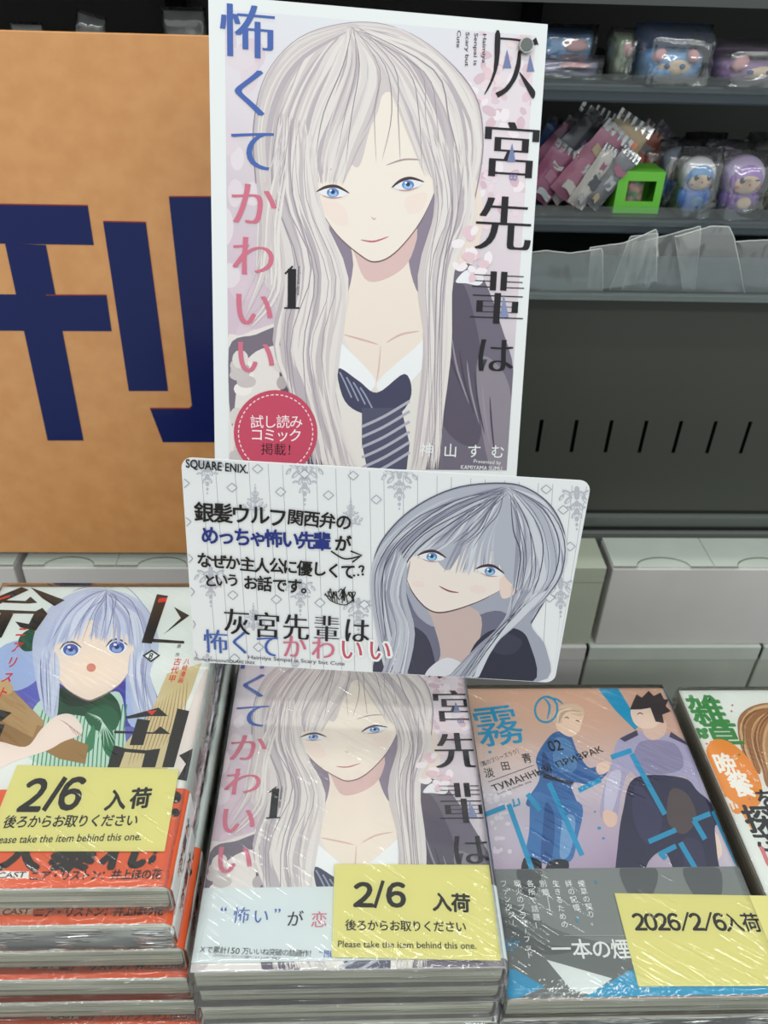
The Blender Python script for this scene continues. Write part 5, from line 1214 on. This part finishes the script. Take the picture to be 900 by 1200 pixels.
# folded clear plastic strips standing in the lower tray
def strip(pts, Y, label, seed, sag=.0014, arcs=True):
    base = [on_y(x, y, Y) for x, y in pts]; c = sum(base, Vector()) / len(base); zmin = min(p.z for p in base)
    o0 = Vector((c.x, c.y, zmin)); r = empty('plastic_strip', o0, label, 'strip', 'clear plastic strips in the lower tray')
    loc = [Vector((p.x, p.z, 0)) for p in cr([(p.x, p.z, 0) for p in base], True, 3)] if False else [Vector((p.x, p.z, 0)) for p in base]
    # resample the outline into a curved sheet: lower and upper border, many columns
    x0, x1 = min(p.x for p in loc), max(p.x for p in loc); n = 40; V = []; F = []
    def span(x):
        hits = []
        for i in range(len(loc)):
            a, b = loc[i], loc[(i + 1) % len(loc)]
            if (a.x - x) * (b.x - x) <= 0 and abs(a.x - b.x) > 1e-9: hits.append(a.y + (b.y - a.y) * (x - a.x) / (b.x - a.x))
        return (min(hits), max(hits)) if hits else (0, 0)
    top = []; botl = []
    for i in range(n + 1):
        x = x0 + (x1 - x0) * min(max(i / n, .002), .998); lo, hi = span(x)
        for j in range(6):
            t = j / 5; y = sag * math.sin(i / n * math.pi * 1.6 + seed) * (.4 + t) + .0010 * noise.noise(Vector((i * .25 + seed, t * 2, 0)))
            V.append(Vector((x - o0.x, y, lo + (hi - lo) * t - o0.z)))
        top.append(V[-1]); botl.append(V[-6])
    for i in range(n):
        for j in range(5): F.append((i * 6 + j, i * 6 + 6 + j, i * 6 + 7 + j, i * 6 + 1 + j))
    mesh_obj('film_sheet', V, F, SHEET, r, True)
    ol = [V[j] for j in range(6)] + top[1:] + [V[n * 6 + 5 - j] for j in range(1, 6)]
    tube('welded_edge', ol, .0003, M_WELD, r, 4)
    return r
M_WELD = mat('weld_edge', (240, 244, 240), .3)
strip([(600, 300), (640, 294), (668, 296), (706, 290), (706, 341), (600, 341)], .604, 'clear plastic strip lying leftmost in the lower tray', 1)
strip([(692, 291), (730, 284), (770, 268), (770, 330), (688, 341)], .6065, 'clear plastic strip with a raised corner, second from the left in the tray', 2)
strip([(738, 276), (772, 274), (772, 300), (760, 341), (714, 341)], .609, 'narrow folded clear strip with a bright left edge in the tray', 3)
strip([(740, 284), (790, 274), (822, 266), (822, 275), (814, 341), (728, 341)], .6115, 'clear strip bent upright in the middle of the tray', 4)
strip([(790, 276), (834, 266), (856, 267), (862, 280), (872, 343), (800, 343)], .6075, 'large rounded clear strip curling up in the tray', 5, .002)
strip([(862, 283), (905, 282), (940, 284), (940, 343), (874, 343)], .611, 'flat clear strip rightmost in the tray', 6)
# things above the orange sign, top left of the picture
def wrapped_card(px0, px1, ptop, Y, label, ring=False, tilt=0):
    c, py = at_shelf((px0 + px1) / 2, Y, za); k = px_m(px0, py, Y); w_ = (px1 - px0) * k; h = (on_y(px0, ptop, Y) - CAM).z - za
    r = empty('wrapped_card', Matrix.Translation(c + Vector((0, 0, .0006 + abs(math.sin(tilt)) * w_ / 2))) @ Matrix.Rotation(tilt, 4, 'Y'), label, 'packet')
    box('backing_card', (-w_ * .46, 0, 0), (w_ * .46, .0012, h * .94), mat('backing_white', (170, 172, 174), .5), r, .0004); film_bag(r, w_, h, .012, px0)
    if ring:
        bm = bmesh.new(); R_, r_ = .0065, .0008
        vs = [[bm.verts.new(((R_ + r_ * math.cos(b)) * math.cos(a), -.0085 + r_ * math.sin(b), h * .34 + (R_ + r_ * math.cos(b)) * math.sin(a))) for b in [j * math.pi / 3 for j in range(6)]] for a in [i * math.pi / 12 for i in range(24)]]
        for i in range(24):
            for j in range(6): bm.faces.new((vs[i][j], vs[(i + 1) % 24][j], vs[(i + 1) % 24][(j + 1) % 6], vs[i][(j + 1) % 6]))
        bm_obj('key_ring', bm, mat('ring_dark', (40, 40, 44), .3, .8), r, True)
    return r
wrapped_card(196, 246, 9, .66, 'white wrapped card with a dark ring above the sign, just left of the poster', True)
wrapped_card(88, 122, 20, .66, 'small crumpled wrapped card above the middle of the orange sign', tilt=.25)
wrapped_card(20, 58, 27, .66, 'low wrapped card above the left end of the orange sign')

# ------------------------------------------------------------------ room
def struct(name, a, b, m): return tag(box(name, tuple(CAM + Vector(a)), tuple(CAM + Vector(b)), m), kind='structure')
M_FLOOR = mat('floor_tiles', (150, 150, 146), .4, var=.08, scale=3); M_WALL = mat('wall_paint', (170, 172, 170), .7)
struct('floor', (-2, -2, -HZ - .02), (2, 2.0, -HZ), M_FLOOR)
struct('wall_back', (-2, 2.0, -HZ), (2, 2.05, 1.3), M_WALL)
